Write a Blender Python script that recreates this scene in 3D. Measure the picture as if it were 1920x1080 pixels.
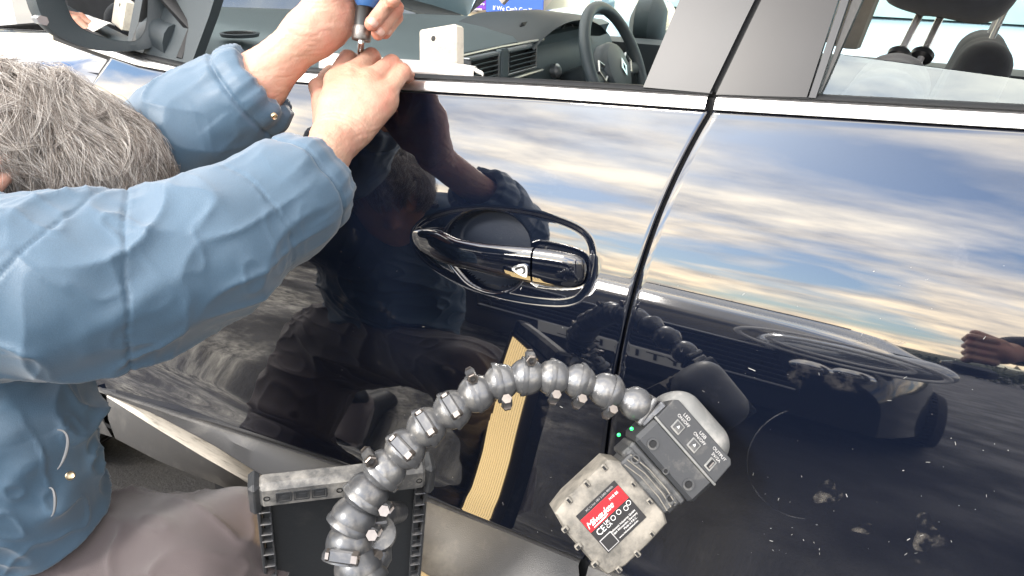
import bpy, math, random
import numpy as np
from math import sin, cos, tan, pi, radians as R, atan2, sqrt
from mathutils import Vector, Matrix, noise
random.seed(7); np.random.seed(7)
sc = bpy.context.scene
for o in list(bpy.data.objects): bpy.data.objects.remove(o)
C = sc.collection

# ------------------------------------------------------------------ camera
FPX = 1400.0
CAM = np.array([0.0, -0.78, 1.26])
PSI, TH, RO = R(28), R(25), R(1.5)
_f = np.array([-sin(PSI)*cos(TH), cos(PSI)*cos(TH), -sin(TH)])
_r = np.array([cos(PSI), sin(PSI), 0.0]); _u = np.cross(_r, _f)
CF, CR, CU = _f, _r*cos(RO)+_u*sin(RO), _u*cos(RO)-_r*sin(RO)
cd = bpy.data.cameras.new('camera'); cam = bpy.data.objects.new('camera', cd); C.objects.link(cam)
cd.sensor_width = 36; cd.lens = FPX/1920*36; cd.clip_start = 0.02; cd.clip_end = 2000
m = Matrix.Identity(4)
for i in range(3):
    m[i][0] = CR[i]; m[i][1] = CU[i]; m[i][2] = -CF[i]; m[i][3] = CAM[i]
cam.matrix_world = m
sc.camera = cam

# ------------------------------------------------------------------ world, sun, exposure
SUN_EL, SUN_AZ = R(38), R(205)            # azimuth clockwise from +Y
w = bpy.data.worlds.new('World'); sc.world = w; w.use_nodes = True
nt = w.node_tree; N = nt.nodes; L = nt.links
for n in list(N): N.remove(n)
def nn(t, **k):
    n = N.new(t)
    for a, b in k.items(): setattr(n, a, b)
    return n
sky = nn('ShaderNodeTexSky', sky_type='NISHITA'); sky.sun_disc = False
sky.sun_elevation = SUN_EL; sky.sun_rotation = SUN_AZ; sky.air_density = 1.0; sky.dust_density = 1.2; sky.ozone_density = 2.0
tc = nn('ShaderNodeTexCoord'); sep = nn('ShaderNodeSeparateXYZ'); L.new(tc.outputs['Generated'], sep.inputs[0])
def mth(op, a, b=None, c=None):
    n = nn('ShaderNodeMath', operation=op)
    for i, v in enumerate((a, b, c)):
        if v is None: continue
        if isinstance(v, (int, float)): n.inputs[i].default_value = v
        else: L.new(v, n.inputs[i])
    return n.outputs[0]
zc = mth('ADD', mth('MAXIMUM', sep.outputs[2], 0.0), 0.22)
cx = mth('DIVIDE', sep.outputs[0], zc); cy = mth('DIVIDE', sep.outputs[1], zc)
cmb = nn('ShaderNodeCombineXYZ'); L.new(cx, cmb.inputs[0]); L.new(cy, cmb.inputs[1])
mp = nn('ShaderNodeMapping'); mp.inputs['Rotation'].default_value = (0, 0, R(24)); mp.inputs['Scale'].default_value = (0.85, 1.5, 1)
mp.inputs['Location'].default_value = (4.4, 2.9, 0)
L.new(cmb.outputs[0], mp.inputs[0])
n1 = nn('ShaderNodeTexNoise'); n1.inputs['Scale'].default_value = 1.35; n1.inputs['Detail'].default_value = 9; n1.inputs['Roughness'].default_value = 0.52; n1.inputs['Distortion'].default_value = 0.35
L.new(mp.outputs[0], n1.inputs['Vector'])
n2 = nn('ShaderNodeTexNoise'); n2.inputs['Scale'].default_value = 2.6; n2.inputs['Detail'].default_value = 8; n2.inputs['Roughness'].default_value = 0.6
L.new(mp.outputs[0], n2.inputs['Vector'])
cr = nn('ShaderNodeValToRGB'); cr.color_ramp.elements[0].position = 0.37; cr.color_ramp.elements[1].position = 0.56
hi = nn('ShaderNodeMapRange'); hi.inputs[1].default_value = 0.45; hi.inputs[2].default_value = 0.85; hi.inputs[3].default_value = 0.0; hi.inputs[4].default_value = 0.09
L.new(sep.outputs[2], hi.inputs[0]); L.new(mth('ADD', n1.outputs[0], hi.outputs[0]), cr.inputs[0])
cr2 = nn('ShaderNodeValToRGB'); cr2.color_ramp.elements[0].position = 0.36; cr2.color_ramp.elements[1].position = 0.66
cr2.color_ramp.elements[0].color = (5.4, 5.5, 5.9, 1); cr2.color_ramp.elements[1].color = (15.5, 13.8, 11.2, 1)
L.new(n2.outputs[0], cr2.inputs[0])
hz = nn('ShaderNodeMapRange'); hz.inputs[1].default_value = 0.0; hz.inputs[2].default_value = 0.35; hz.inputs[3].default_value = 1.0; hz.inputs[4].default_value = 0.0
L.new(sep.outputs[2], hz.inputs[0])
warm = nn('ShaderNodeMixRGB', blend_type='MULTIPLY'); warm.inputs[2].default_value = (1.12, 0.96, 0.74, 1)
L.new(hz.outputs[0], warm.inputs[0]); L.new(cr2.outputs[0], warm.inputs[1])
blue = nn('ShaderNodeMixRGB', blend_type='MULTIPLY'); blue.inputs[0].default_value = 1; blue.inputs[2].default_value = (0.84, 1.0, 1.16, 1)
L.new(sky.outputs[0], blue.inputs[1])
dp = nn('ShaderNodeVectorMath', operation='DOT_PRODUCT'); L.new(tc.outputs['Generated'], dp.inputs[0]); dp.inputs[1].default_value = (sin(SUN_AZ), cos(SUN_AZ), 0)
gl_ = nn('ShaderNodeMapRange'); gl_.inputs[1].default_value = -0.8; gl_.inputs[2].default_value = 0.9; gl_.inputs[3].default_value = 0.62; gl_.inputs[4].default_value = 1.55; L.new(dp.outputs['Value'], gl_.inputs[0])
lit = nn('ShaderNodeMixRGB', blend_type='MULTIPLY'); lit.inputs[0].default_value = 1; L.new(warm.outputs[0], lit.inputs[1]); L.new(gl_.outputs[0], lit.inputs[2])
mixc = nn('ShaderNodeMixRGB'); L.new(mth('MULTIPLY', cr.outputs[0], 0.92), mixc.inputs[0]); L.new(blue.outputs[0], mixc.inputs[1]); L.new(lit.outputs[0], mixc.inputs[2])
bg = nn('ShaderNodeBackground'); bg.inputs[1].default_value = 0.15
wo = nn('ShaderNodeOutputWorld'); L.new(mixc.outputs[0], bg.inputs[0]); L.new(bg.outputs[0], wo.inputs[0])
sd = bpy.data.lights.new('sun', 'SUN'); so = bpy.data.objects.new('sun', sd); C.objects.link(so)
sd.energy = 1.5; sd.angle = R(10); sd.color = (1.0, 0.93, 0.84)
sv = Vector((sin(SUN_AZ)*cos(SUN_EL), cos(SUN_AZ)*cos(SUN_EL), sin(SUN_EL)))
so.rotation_euler = sv.to_track_quat('Z', 'Y').to_euler(); so.location = sv*30
sc.view_settings.view_transform = 'Standard'; sc.view_settings.look = 'None'; sc.view_settings.gamma = 1
sc.view_settings.use_curve_mapping = False; sc.view_settings.exposure = 1.45
sc.cycles.max_bounces = 8; sc.cycles.transparent_max_bounces = 12; sc.cycles.caustics_reflective = False; sc.cycles.caustics_refractive = False

# ------------------------------------------------------------------ helpers
def P(px, py, d): return CAM + (CF*FPX + CR*(px-960) - CU*(py-540))/FPX*d
def PV(px, py, d): return Vector(P(px, py, d))
ZT = [.20, .40, .47, .49, .52, .60, .70, .80, .88, .95, 1.03, 1.12, 1.25, 1.6, 1.75]
TT = [-6, 4, 14, 13, 2, -1, 1.5, 7, 12.3, 16, 20, 24, 26, 33, 40]
_z = np.linspace(0.1, 1.75, 1651); _t = np.interp(_z, ZT, TT)
_k = np.hanning(29); _k /= _k.sum(); _t = np.convolve(np.pad(_t, 14, 'edge'), _k, 'valid')
_tt = np.tan(np.radians(_t)); _y = np.concatenate([[0], np.cumsum((_tt[1:]+_tt[:-1])/2*.001)])
_y -= np.interp(.93, _z, _y)
def plan(x): return 0.10*np.clip(-1.05-x, 0, 9)**2 + 0.008*x*x
def BY(x, z): return np.interp(z, _z, _y) + plan(x)
def H(px, py, off=0.0):
    d = CF*FPX + CR*(px-960) - CU*(py-540); d = d/np.linalg.norm(d); t = 1.0
    for _ in range(80):
        p = CAM + d*t; t -= (p[1]-(BY(p[0], p[2])+off))/d[1]*.8
    p = CAM + d*t
    return p
def HX(pts): a = np.array([H(*p) for p in pts]); return a[:, 0], a[:, 2]

W = {}
def link(o, parent=None, loc=(0, 0, 0)):
    C.objects.link(o); loc = Vector(loc); W[o.name] = loc
    if parent is not None:
        o.parent = parent; o.location = loc - W[parent.name]
    else: o.location = loc
    return o
def thing(name, label, cat, loc=(0, 0, 0), group=None):
    o = bpy.data.objects.new(name, None); o.empty_display_size = .05; link(o, None, loc)
    o['label'] = label; o['category'] = cat
    if group: o['group'] = group
    return o
def tag(o, label=None, cat=None, group=None, kind=None):
    if label: o['label'] = label
    if cat: o['category'] = cat
    if group: o['group'] = group
    if kind: o['kind'] = kind
    return o
def mesh_obj(name, V, F, mat, parent=None, smooth=True, angle=None):
    V = np.asarray(V, dtype=float); c = (V.min(0)+V.max(0))/2
    me = bpy.data.meshes.new(name); me.from_pydata((V-c).tolist(), [], [tuple(f) for f in F]); me.update()
    if mat: me.materials.append(mat)
    if smooth:
        me.polygons.foreach_set('use_smooth', [True]*len(me.polygons))
        if angle is not None:
            try: me.set_sharp_from_angle(angle=R(angle))
            except Exception: pass
    return link(bpy.data.objects.new(name, me), parent, c)

class MB:
    def __init__(s): s.V = []; s.F = []
    def add(s, V, F):
        b = len(s.V); s.V += [tuple(map(float, v)) for v in V]; s.F += [tuple(i+b for i in f) for f in F]; return s
    def box(s, c, size, M=None, bev=0.0):
        c = np.array(c, float); h = np.array(size, float)/2; b = min(bev, h.min()*.9)
        A = np.eye(3) if M is None else np.array(M, float)   # rows = axes
        if b <= 0:
            V = [c + (A.T @ (h*np.array(q))) for q in [(-1,-1,-1),(1,-1,-1),(1,1,-1),(-1,1,-1),(-1,-1,1),(1,-1,1),(1,1,1),(-1,1,1)]]
            return s.add(V, [(0,3,2,1),(4,5,6,7),(0,1,5,4),(1,2,6,5),(2,3,7,6),(3,0,4,7)])
        V = []; idx = {}
        for sx in (-1, 1):
            for sy in (-1, 1):
                for sz in (-1, 1):
                    for ax in range(3):
                        q = np.array([sx, sy, sz])*(h-b); q[ax] += (sx, sy, sz)[ax]*b
                        idx[(sx, sy, sz, ax)] = len(V); V.append(c + A.T @ q)
        F = []
        for ax in range(3):
            o1, o2 = [a for a in range(3) if a != ax]
            for sg in (-1, 1):
                ring = []
                for a, bb in ((-1,-1),(1,-1),(1,1),(-1,1)):
                    k = [0,0,0]; k[ax] = sg; k[o1] = a; k[o2] = bb; ring.append(idx[(k[0],k[1],k[2],ax)])
                F.append(tuple(ring))
        for ax in range(3):
            o1, o2 = [a for a in range(3) if a != ax]
            for a in (-1, 1):
                for bb in (-1, 1):
                    k1=[0,0,0]; k1[ax]=-1; k1[o1]=a; k1[o2]=bb; k2=list(k1); k2[ax]=1
                    F.append((idx[(*k1,o1)], idx[(*k2,o1)], idx[(*k2,o2)], idx[(*k1,o2)]))
        for sx in (-1, 1):
            for sy in (-1, 1):
                for sz in (-1, 1): F.append(tuple(idx[(sx,sy,sz,a)] for a in range(3)))
        return s.add(V, F)
    def tube(s, pts, rad, n=12, caps=True, squash=None, up=None):
        pts = [np.array(p, float) for p in pts]; k = len(pts)
        rad = [rad]*k if np.isscalar(rad) else list(rad)
        V = []; pu = None
        for i, p in enumerate(pts):
            t = pts[min(i+1, k-1)]-pts[max(i-1, 0)]; t /= (np.linalg.norm(t)+1e-12)
            if pu is None:
                a = np.array(up, float) if up is not None else (np.array([0,0,1.]) if abs(t[2]) < .9 else np.array([1.,0,0]))
            else: a = pu
            a = a - t*(a@t); a /= np.linalg.norm(a)+1e-12; pu = a; b = np.cross(t, a)
            q = squash[i] if squash is not None and not np.isscalar(squash) else (squash or 1.0)
            for j in range(n):
                g = 2*pi*j/n; V.append(p + rad[i]*(a*cos(g) + b*sin(g)*q))
        F = [(i*n+j, i*n+(j+1) % n, (i+1)*n+(j+1) % n, (i+1)*n+j) for i in range(k-1) for j in range(n)]
        if caps: F += [tuple(range(n))[::-1], tuple((k-1)*n+j for j in range(n))]
        return s.add(V, F)
    def lathe(s, prof, c, ax, n=24, up=None):          # prof: list of (radius, height along ax)
        ax = np.array(ax, float); ax /= np.linalg.norm(ax); c = np.array(c, float)
        a = np.array(up, float) if up is not None else (np.array([0,0,1.]) if abs(ax[2]) < .9 else np.array([1.,0,0]))
        a = a-ax*(a@ax); a /= np.linalg.norm(a); b = np.cross(ax, a); V = []
        for r, h in prof:
            for j in range(n):
                g = 2*pi*j/n; V.append(c + ax*h + r*(a*cos(g)+b*sin(g)))
        k = len(prof)
        F = [(i*n+j, i*n+(j+1) % n, (i+1)*n+(j+1) % n, (i+1)*n+j) for i in range(k-1) for j in range(n)]
        if prof[0][0] > 1e-6: F.append(tuple(range(n))[::-1])
        if prof[-1][0] > 1e-6: F.append(tuple((k-1)*n+j for j in range(n)))
        return s.add(V, F)
    def prism(s, pts, dvec):
        pts = [np.array(p, float) for p in pts]; n = len(pts); d = np.array(dvec, float)
        V = pts+[p+d for p in pts]
        return s.add(V, [tuple(range(n))[::-1], tuple(range(n, 2*n))]+[(i, (i+1) % n, n+(i+1) % n, n+i) for i in range(n)])
    def grid(s, G):                                    # G[i][j] -> point
        a = len(G); b = len(G[0])
        return s.add([p for r_ in G for p in r_], [(i*b+j, i*b+j+1, (i+1)*b+j+1, (i+1)*b+j) for i in range(a-1) for j in range(b-1)])
    def build(s, name, mat, parent=None, smooth=True, angle=35): return mesh_obj(name, s.V, s.F, mat, parent, smooth, angle)

# ---- procedural materials
def new_mat(name):
    mt = bpy.data.materials.new(name); mt.use_nodes = True
    return mt, mt.node_tree, mt.node_tree.nodes['Principled BSDF']
def mat(name, col, rough=.5, metal=0, ior=1.5, coat=0, nscale=0, namt=0, bump=0, bscale=60, col2=None, thr=(.4, .65), nsc2=8, sheen=0, sss=0, emit=None, estr=0, stretch=None, rvar=0, obj=True):
    mt, t, b = new_mat(name)
    b.inputs['Base Color'].default_value = (*col, 1); b.inputs['Roughness'].default_value = rough
    b.inputs['Metallic'].default_value = metal; b.inputs['IOR'].default_value = ior
    b.inputs['Coat Weight'].default_value = coat; b.inputs['Coat Roughness'].default_value = .03
    if sheen: b.inputs['Sheen Weight'].default_value = sheen; b.inputs['Sheen Roughness'].default_value = .5
    if sss: b.inputs['Subsurface Weight'].default_value = sss; b.inputs['Subsurface Radius'].default_value = (.012, .004, .002); b.inputs['Subsurface Scale'].default_value = .6
    if emit: b.inputs['Emission Color'].default_value = (*emit, 1); b.inputs['Emission Strength'].default_value = estr
    tcn = t.nodes.new('ShaderNodeTexCoord'); src = tcn.outputs['Object']
    if stretch:
        mpn = t.nodes.new('ShaderNodeMapping'); mpn.inputs['Scale'].default_value = stretch; t.links.new(src, mpn.inputs[0]); src = mpn.outputs[0]
    cur = None
    if col2 is not None:
        nz = t.nodes.new('ShaderNodeTexNoise'); nz.inputs['Scale'].default_value = nsc2; nz.inputs['Detail'].default_value = 8; nz.inputs['Roughness'].default_value = .65
        t.links.new(src, nz.inputs['Vector'])
        mr = t.nodes.new('ShaderNodeMapRange'); mr.inputs[1].default_value = thr[0]; mr.inputs[2].default_value = thr[1]; t.links.new(nz.outputs[0], mr.inputs[0])
        mx = t.nodes.new('ShaderNodeMixRGB'); mx.inputs[1].default_value = (*col, 1); mx.inputs[2].default_value = (*col2, 1)
        t.links.new(mr.outputs[0], mx.inputs[0]); cur = mx.outputs[0]
        if rvar:
            rr = t.nodes.new('ShaderNodeMapRange'); rr.inputs[3].default_value = rough; rr.inputs[4].default_value = rough+rvar
            t.links.new(mr.outputs[0], rr.inputs[0]); t.links.new(rr.outputs[0], b.inputs['Roughness'])
    if namt:
        nz = t.nodes.new('ShaderNodeTexNoise'); nz.inputs['Scale'].default_value = nscale; nz.inputs['Detail'].default_value = 6
        t.links.new(src, nz.inputs['Vector'])
        mr = t.nodes.new('ShaderNodeMapRange'); mr.inputs[3].default_value = 1-namt; mr.inputs[4].default_value = 1+namt; mr.inputs[1].default_value = .25; mr.inputs[2].default_value = .75
        t.links.new(nz.outputs[0], mr.inputs[0])
        mx = t.nodes.new('ShaderNodeMixRGB'); mx.blend_type = 'MULTIPLY'; mx.inputs[0].default_value = 1; mx.inputs[1].default_value = (*col, 1)
        if cur: t.links.new(cur, mx.inputs[1])
        t.links.new(mr.outputs[0], mx.inputs[2]); cur = mx.outputs[0]
    if cur: t.links.new(cur, b.inputs['Base Color'])
    if bump:
        nz = t.nodes.new('ShaderNodeTexNoise'); nz.inputs['Scale'].default_value = bscale; nz.inputs['Detail'].default_value = 5
        t.links.new(src, nz.inputs['Vector'])
        bp = t.nodes.new('ShaderNodeBump'); bp.inputs['Strength'].default_value = bump; bp.inputs['Distance'].default_value = .002
        t.links.new(nz.outputs[0], bp.inputs['Height']); t.links.new(bp.outputs[0], b.inputs['Normal'])
    return mt

def paint_mat():
    mt, t, b = new_mat('black_car_paint'); nd = t.nodes; lk = t.links
    b.inputs['Roughness'].default_value = .035; b.inputs['IOR'].default_value = 1.55
    b.inputs['Coat Weight'].default_value = 1; b.inputs['Coat Roughness'].default_value = .012; b.inputs['Coat IOR'].default_value = 1.82
    tcn = nd.new('ShaderNodeTexCoord')
    vo = nd.new('ShaderNodeTexVoronoi'); vo.inputs['Scale'].default_value = 38; vo.inputs['Randomness'].default_value = 1
    lk.new(tcn.outputs['Object'], vo.inputs['Vector'])
    m1 = nd.new('ShaderNodeMath'); m1.operation = 'LESS_THAN'; lk.new(vo.outputs['Distance'], m1.inputs[0]); m1.inputs[1].default_value = .032
    nz = nd.new('ShaderNodeTexNoise'); nz.inputs['Scale'].default_value = 9; nz.inputs['Detail'].default_value = 4; lk.new(tcn.outputs['Object'], nz.inputs['Vector'])
    m2 = nd.new('ShaderNodeMapRange'); m2.inputs[1].default_value = .55; m2.inputs[2].default_value = .68; lk.new(nz.outputs[0], m2.inputs[0])
    m3 = nd.new('ShaderNodeMath'); m3.operation = 'MULTIPLY'; lk.new(m1.outputs[0], m3.inputs[0]); lk.new(m2.outputs[0], m3.inputs[1])
    nz2 = nd.new('ShaderNodeTexNoise'); nz2.inputs['Scale'].default_value = 14; nz2.inputs['Detail'].default_value = 9; nz2.inputs['Roughness'].default_value = .7; lk.new(tcn.outputs['Object'], nz2.inputs['Vector'])
    m4 = nd.new('ShaderNodeMapRange'); m4.inputs[1].default_value = .62; m4.inputs[2].default_value = .8; m4.inputs[4].default_value = .35; lk.new(nz2.outputs[0], m4.inputs[0])
    mx = nd.new('ShaderNodeMath'); mx.operation = 'MAXIMUM'; lk.new(m3.outputs[0], mx.inputs[0]); lk.new(m4.outputs[0], mx.inputs[1])
    mc = nd.new('ShaderNodeMixRGB'); mc.inputs[1].default_value = (.0035, .0055, .0125, 1); mc.inputs[2].default_value = (.16, .15, .14, 1)
    lk.new(mx.outputs[0], mc.inputs[0]); lk.new(mc.outputs[0], b.inputs['Base Color'])
    return mt

def glass_mat(name, tint=(.92, .97, .95), refl=.08, rough=0.0, mult=1.0):
    mt, t, b = new_mat(name); nd = t.nodes; lk = t.links; nd.remove(b)
    tr = nd.new('ShaderNodeBsdfTransparent'); tr.inputs[0].default_value = (*tint, 1)
    gl = nd.new('ShaderNodeBsdfGlossy'); gl.inputs['Roughness'].default_value = rough; gl.inputs[0].default_value = (.80, .90, .95, 1)
    fr = nd.new('ShaderNodeFresnel'); fr.inputs[0].default_value = 1.5
    ad = nd.new('ShaderNodeMath'); ad.operation = 'MULTIPLY_ADD'; lk.new(fr.outputs[0], ad.inputs[0]); ad.inputs[1].default_value = mult; ad.inputs[2].default_value = refl; ad.use_clamp = True
    mx = nd.new('ShaderNodeMixShader'); lk.new(ad.outputs[0], mx.inputs[0]); lk.new(tr.outputs[0], mx.inputs[1]); lk.new(gl.outputs[0], mx.inputs[2])
    lk.new(mx.outputs[0], nd['Material Output'].inputs[0]); return mt

def ground_mat():
    mt, t, b = new_mat('worn_asphalt'); nd = t.nodes; lk = t.links
    g = nd.new('ShaderNodeTexCoord')
    def nz(sc_, det=8, ro=.65):
        n = nd.new('ShaderNodeTexNoise'); n.inputs['Scale'].default_value = sc_; n.inputs['Detail'].default_value = det; n.inputs['Roughness'].default_value = ro
        lk.new(g.outputs['Object'], n.inputs['Vector']); return n.outputs[0]
    def mr(x, a, b_, c=0., d=1.):
        n = nd.new('ShaderNodeMapRange'); n.inputs[1].default_value = a; n.inputs[2].default_value = b_; n.inputs[3].default_value = c; n.inputs[4].default_value = d; lk.new(x, n.inputs[0]); return n.outputs[0]
    base = nd.new('ShaderNodeMixRGB'); base.inputs[1].default_value = (.018, .018, .020, 1); base.inputs[2].default_value = (.046, .046, .048, 1); lk.new(mr(nz(130, 3), .35, .75), base.inputs[0])
    dirt = nd.new('ShaderNodeMixRGB'); dirt.inputs[2].default_value = (.50, .48, .43, 1); lk.new(base.outputs[0], dirt.inputs[1])
    k = nd.new('ShaderNodeMath'); k.operation = 'MULTIPLY'; lk.new(mr(nz(1.7), .46, .60), k.inputs[0]); lk.new(mr(nz(17, 10, .8), .40, .60), k.inputs[1]); sx = nd.new('ShaderNodeSeparateXYZ'); lk.new(g.outputs['Object'], sx.inputs[0]); k2 = nd.new('ShaderNodeMath'); k2.operation = 'MULTIPLY'
    ax_ = nd.new('ShaderNodeMath'); ax_.operation = 'MULTIPLY_ADD'; lk.new(nz(.9, 4), ax_.inputs[0]); ax_.inputs[1].default_value = 1.6; lk.new(sx.outputs[0], ax_.inputs[2])
    k3 = nd.new('ShaderNodeMath'); k3.operation = 'MULTIPLY'; lk.new(mr(ax_.outputs[0], .35, -.15), k3.inputs[0]); lk.new(mr(sx.outputs[1], -.25, -.6), k3.inputs[1]); lk.new(k3.outputs[0], k2.inputs[0]); lk.new(k.outputs[0], k2.inputs[1]); lk.new(k2.outputs[0], dirt.inputs[0])  # pale dirt fades out towards the car, putting shade into the ground colour
    lk.new(dirt.outputs[0], b.inputs['Base Color'])
    lk.new(mr(nz(2.2), .4, .6, .5, .9), b.inputs['Roughness'])
    bp = nd.new('ShaderNodeBump'); bp.inputs['Strength'].default_value = .6; bp.inputs['Distance'].default_value = .006; lk.new(nz(90, 6), bp.inputs['Height']); lk.new(bp.outputs[0], b.inputs['Normal'])
    return mt

M = {}
M['paint'] = paint_mat()
M['chrome'] = mat('bright_trim', (.90, .90, .91), .34, 1, nscale=30, namt=.05)
M['chrome2'] = mat('polished_chrome', (.8, .8, .8), .05, 1)
M['post'] = mat('headrest_chrome', (.82, .80, .80), .18, .7)
M['rubber'] = mat('black_rubber', (.010, .011, .013), .5, bump=.15, bscale=200)
M['scoop'] = mat('dark_textured_scoop', (.012, .018, .032), .38, bump=.1, bscale=500)
M['speck'] = mat('pale_dust_speck', (.42, .42, .40), .8)
M['gap'] = mat('dark_shut_gap', (.004, .005, .007), .6)
M['satin'] = mat('satin_black_pillar_film', (.030, .033, .040), .36, ior=1.39, nscale=14, namt=.12)
M['satin_dark'] = mat('darker_pillar_film', (.022, .023, .027), .33, ior=1.36, nscale=14, namt=.12)
M['clad'] = mat('grey_textured_cladding', (.045, .045, .046), .42, ior=1.7, bump=.35, bscale=900, col2=(.16, .155, .145), thr=(.52, .8), nsc2=11)
M['insert'] = mat('brushed_silver_insert', (.5, .47, .42), .45, .55, stretch=(3, 60, 60), col2=(.2, .185, .16), thr=(.5, .75), nsc2=4, bump=.3, bscale=6)
M['tyre'] = mat('tyre_rubber', (.016, .016, .017), .8, bump=.5, bscale=80, nscale=20, namt=.3)
M['rim'] = mat('alloy_rim', (.4, .41, .43), .3, .9)
M['mirror'] = mat('mirror_silver', (.9, .92, .92), .01, 1)
M['dash'] = mat('soft_touch_dashboard', (.10, .135, .15), .55, ior=1.6, bump=.25, bscale=700, nscale=3, namt=.1)
M['dash2'] = mat('dark_dashboard_plastic', (.04, .052, .06), .5, bump=.2, bscale=500)
M['dashtrim'] = mat('satin_silver_trim', (.55, .56, .57), .3, .9)
M['leather'] = mat('steering_leather', (.075, .095, .105), .42, bump=.25, bscale=500)
M['fabric'] = mat('black_seat_fabric', (.018, .02, .026), .85, bump=.5, bscale=900, sheen=.3, nscale=40, namt=.25)
M['liner'] = mat('beige_trim_lining', (.42, .38, .33), .8, nscale=40, namt=.08, bump=.2, bscale=600)
M['glass'] = glass_mat('window_glass')
M['glass_rear'] = glass_mat('tinted_rear_glass', (.55, .66, .66), .10, .01, 1.6)
M['glass_far'] = glass_mat('green_far_glass', (.86, .95, .93), .03, 0, .5)
M['skin'] = mat('skin', (.50, .305, .225), .5, sss=.15, col2=(.54, .25, .19), thr=(.42, .72), nsc2=26, bump=.35, bscale=330, nscale=60, namt=.07)
_n = M['skin'].node_tree; _b = _n.nodes['Principled BSDF']; _src = _b.inputs['Base Color'].links[0].from_socket
_a = _n.nodes.new('ShaderNodeAttribute'); _a.attribute_name = 'redness'; _m = _n.nodes.new('ShaderNodeMixRGB'); _m.blend_type = 'MULTIPLY'; _m.inputs[2].default_value = (1.02, .66, .60, 1)
_n.links.new(_a.outputs['Fac'], _m.inputs[0]); _n.links.new(_src, _m.inputs[1]); _n.links.new(_m.outputs[0], _b.inputs['Base Color'])
M['nail'] = mat('finger_nail', (.55, .33, .27), .3, sss=.1)
M['jacket'] = mat('blue_work_jacket', (.054, .105, .165), .48, sheen=.25, nscale=1100, namt=.14, bump=.15, bscale=900)
M['jacket_in'] = mat('navy_jacket_lining', (.02, .035, .06), .7, bump=.2, bscale=900)
M['reflect'] = mat('grey_piping', (.13, .135, .145), .6, nscale=60, namt=.1)
M['trouser'] = mat('grey_plum_trousers', (.078, .062, .066), .85, sheen=.4, nscale=5, namt=.12, bump=.5, bscale=1400)
for nm_, sc_, ds_ in (('jacket', 9, .010), ('trouser', 7, .012)):
    _n = M[nm_].node_tree; _b = _n.nodes['Principled BSDF']; _tc = [q for q in _n.nodes if q.type == 'TEX_COORD'][0]
    _mp = _n.nodes.new('ShaderNodeMapping'); _mp.inputs['Scale'].default_value = (1.0, .8, .55); _mp.inputs['Rotation'].default_value = (.3, .5, .2); _n.links.new(_tc.outputs['Object'], _mp.inputs[0])
    _w = _n.nodes.new('ShaderNodeTexNoise'); _w.noise_type = 'RIDGED_MULTIFRACTAL'; _w.inputs['Scale'].default_value = sc_; _w.inputs['Detail'].default_value = 3; _w.inputs['Roughness'].default_value = .45; _w.inputs['Distortion'].default_value = .5
    _n.links.new(_mp.outputs[0], _w.inputs['Vector']); _bp = _n.nodes.new('ShaderNodeBump'); _bp.inputs['Strength'].default_value = .5; _bp.inputs['Distance'].default_value = ds_
    _n.links.new(_w.outputs[0], _bp.inputs['Height'])
    _ob = _b.inputs['Normal'].links[0].from_node; _n.links.new(_bp.outputs[0], _ob.inputs['Normal'])
M['hair'] = mat('grey_hair', (.21, .18, .16), .5, nscale=60, namt=.35)
M['hair_light'] = mat('silver_hair', (.60, .57, .54), .42, nscale=60, namt=.25)
M['scalp'] = mat('hair_roots', (.13, .105, .09), .8, nscale=90, namt=.5, bump=.8, bscale=250)
M['brass'] = mat('brass_snap', (.55, .46, .32), .35, 1)
M['arm'] = mat('grey_arm_plastic', (.155, .16, .17), .27, .55, ior=1.6, bump=.12, bscale=260, col2=(.30, .295, .285), thr=(.5, .72), nsc2=60)
M['armd'] = mat('dark_arm_plastic', (.10, .105, .115), .3, .5, bump=.1, bscale=240, col2=(.24, .23, .22), thr=(.5, .75), nsc2=55)
M['steel'] = mat('zinc_screw', (.27, .245, .23), .35, 1, nscale=200, namt=.15)
M['worn'] = mat('worn_ferrule', (.16, .15, .145), .38, .9, col2=(.3, .27, .25), thr=(.5, .75), nsc2=120, bump=.2, bscale=300)
M['panel'] = mat('matt_black_panel', (.022, .025, .029), .42, bump=.1, bscale=240, col2=(.07, .07, .07), thr=(.55, .9), nsc2=16)
M['bar'] = mat('dusty_black_bar', (.085, .087, .09), .45, col2=(.34, .33, .31), thr=(.44, .66), nsc2=24, bump=.2, bscale=200)
M['led'] = mat('lit_warm_tube', (.9, .7, .4), .5, emit=(1.0, .72, .34), estr=2.0)
M['batt'] = mat('dusty_battery_case', (.115, .11, .10), .6, col2=(.30, .28, .245), thr=(.36, .64), nsc2=34, bump=.5, bscale=160, rvar=.2)
M['battd'] = mat('charcoal_plastic', (.055, .058, .063), .45, col2=(.24, .235, .22), thr=(.52, .78), nsc2=38, bump=.25, bscale=260)
M['charc'] = mat('dark_adapter_plastic', (.04, .043, .048), .38, col2=(.16, .155, .145), thr=(.56, .85), nsc2=34, bump=.15, bscale=260)
M['dome'] = mat('grey_lens_rubber', (.19, .195, .195), .42, col2=(.4, .39, .37), thr=(.5, .75), nsc2=20, bump=.15, bscale=150)
M['red'] = mat('red_label', (.62, .012, .02), .4)
M['blackl'] = mat('black_label', (.018, .018, .02), .4)
M['white'] = mat('white_print', (.8, .8, .8), .5)
M['print'] = mat('worn_print', (.5, .5, .5), .5, nscale=900, namt=.4)
M['greyp'] = mat('grey_print', (.35, .35, .36), .5)
M['green'] = mat('green_lit_diode', (.02, .6, .12), .4, emit=(.03, 1, .15), estr=1.2)
M['foam'] = mat('dusty_white_wood_block', (.78, .72, .62), .85, col2=(.5, .44, .38), thr=(.52, .85), nsc2=60, bump=.6, bscale=220)
M['strip'] = mat('white_plastic_strip', (.74, .72, .69), .4, nscale=30, namt=.06)
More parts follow.
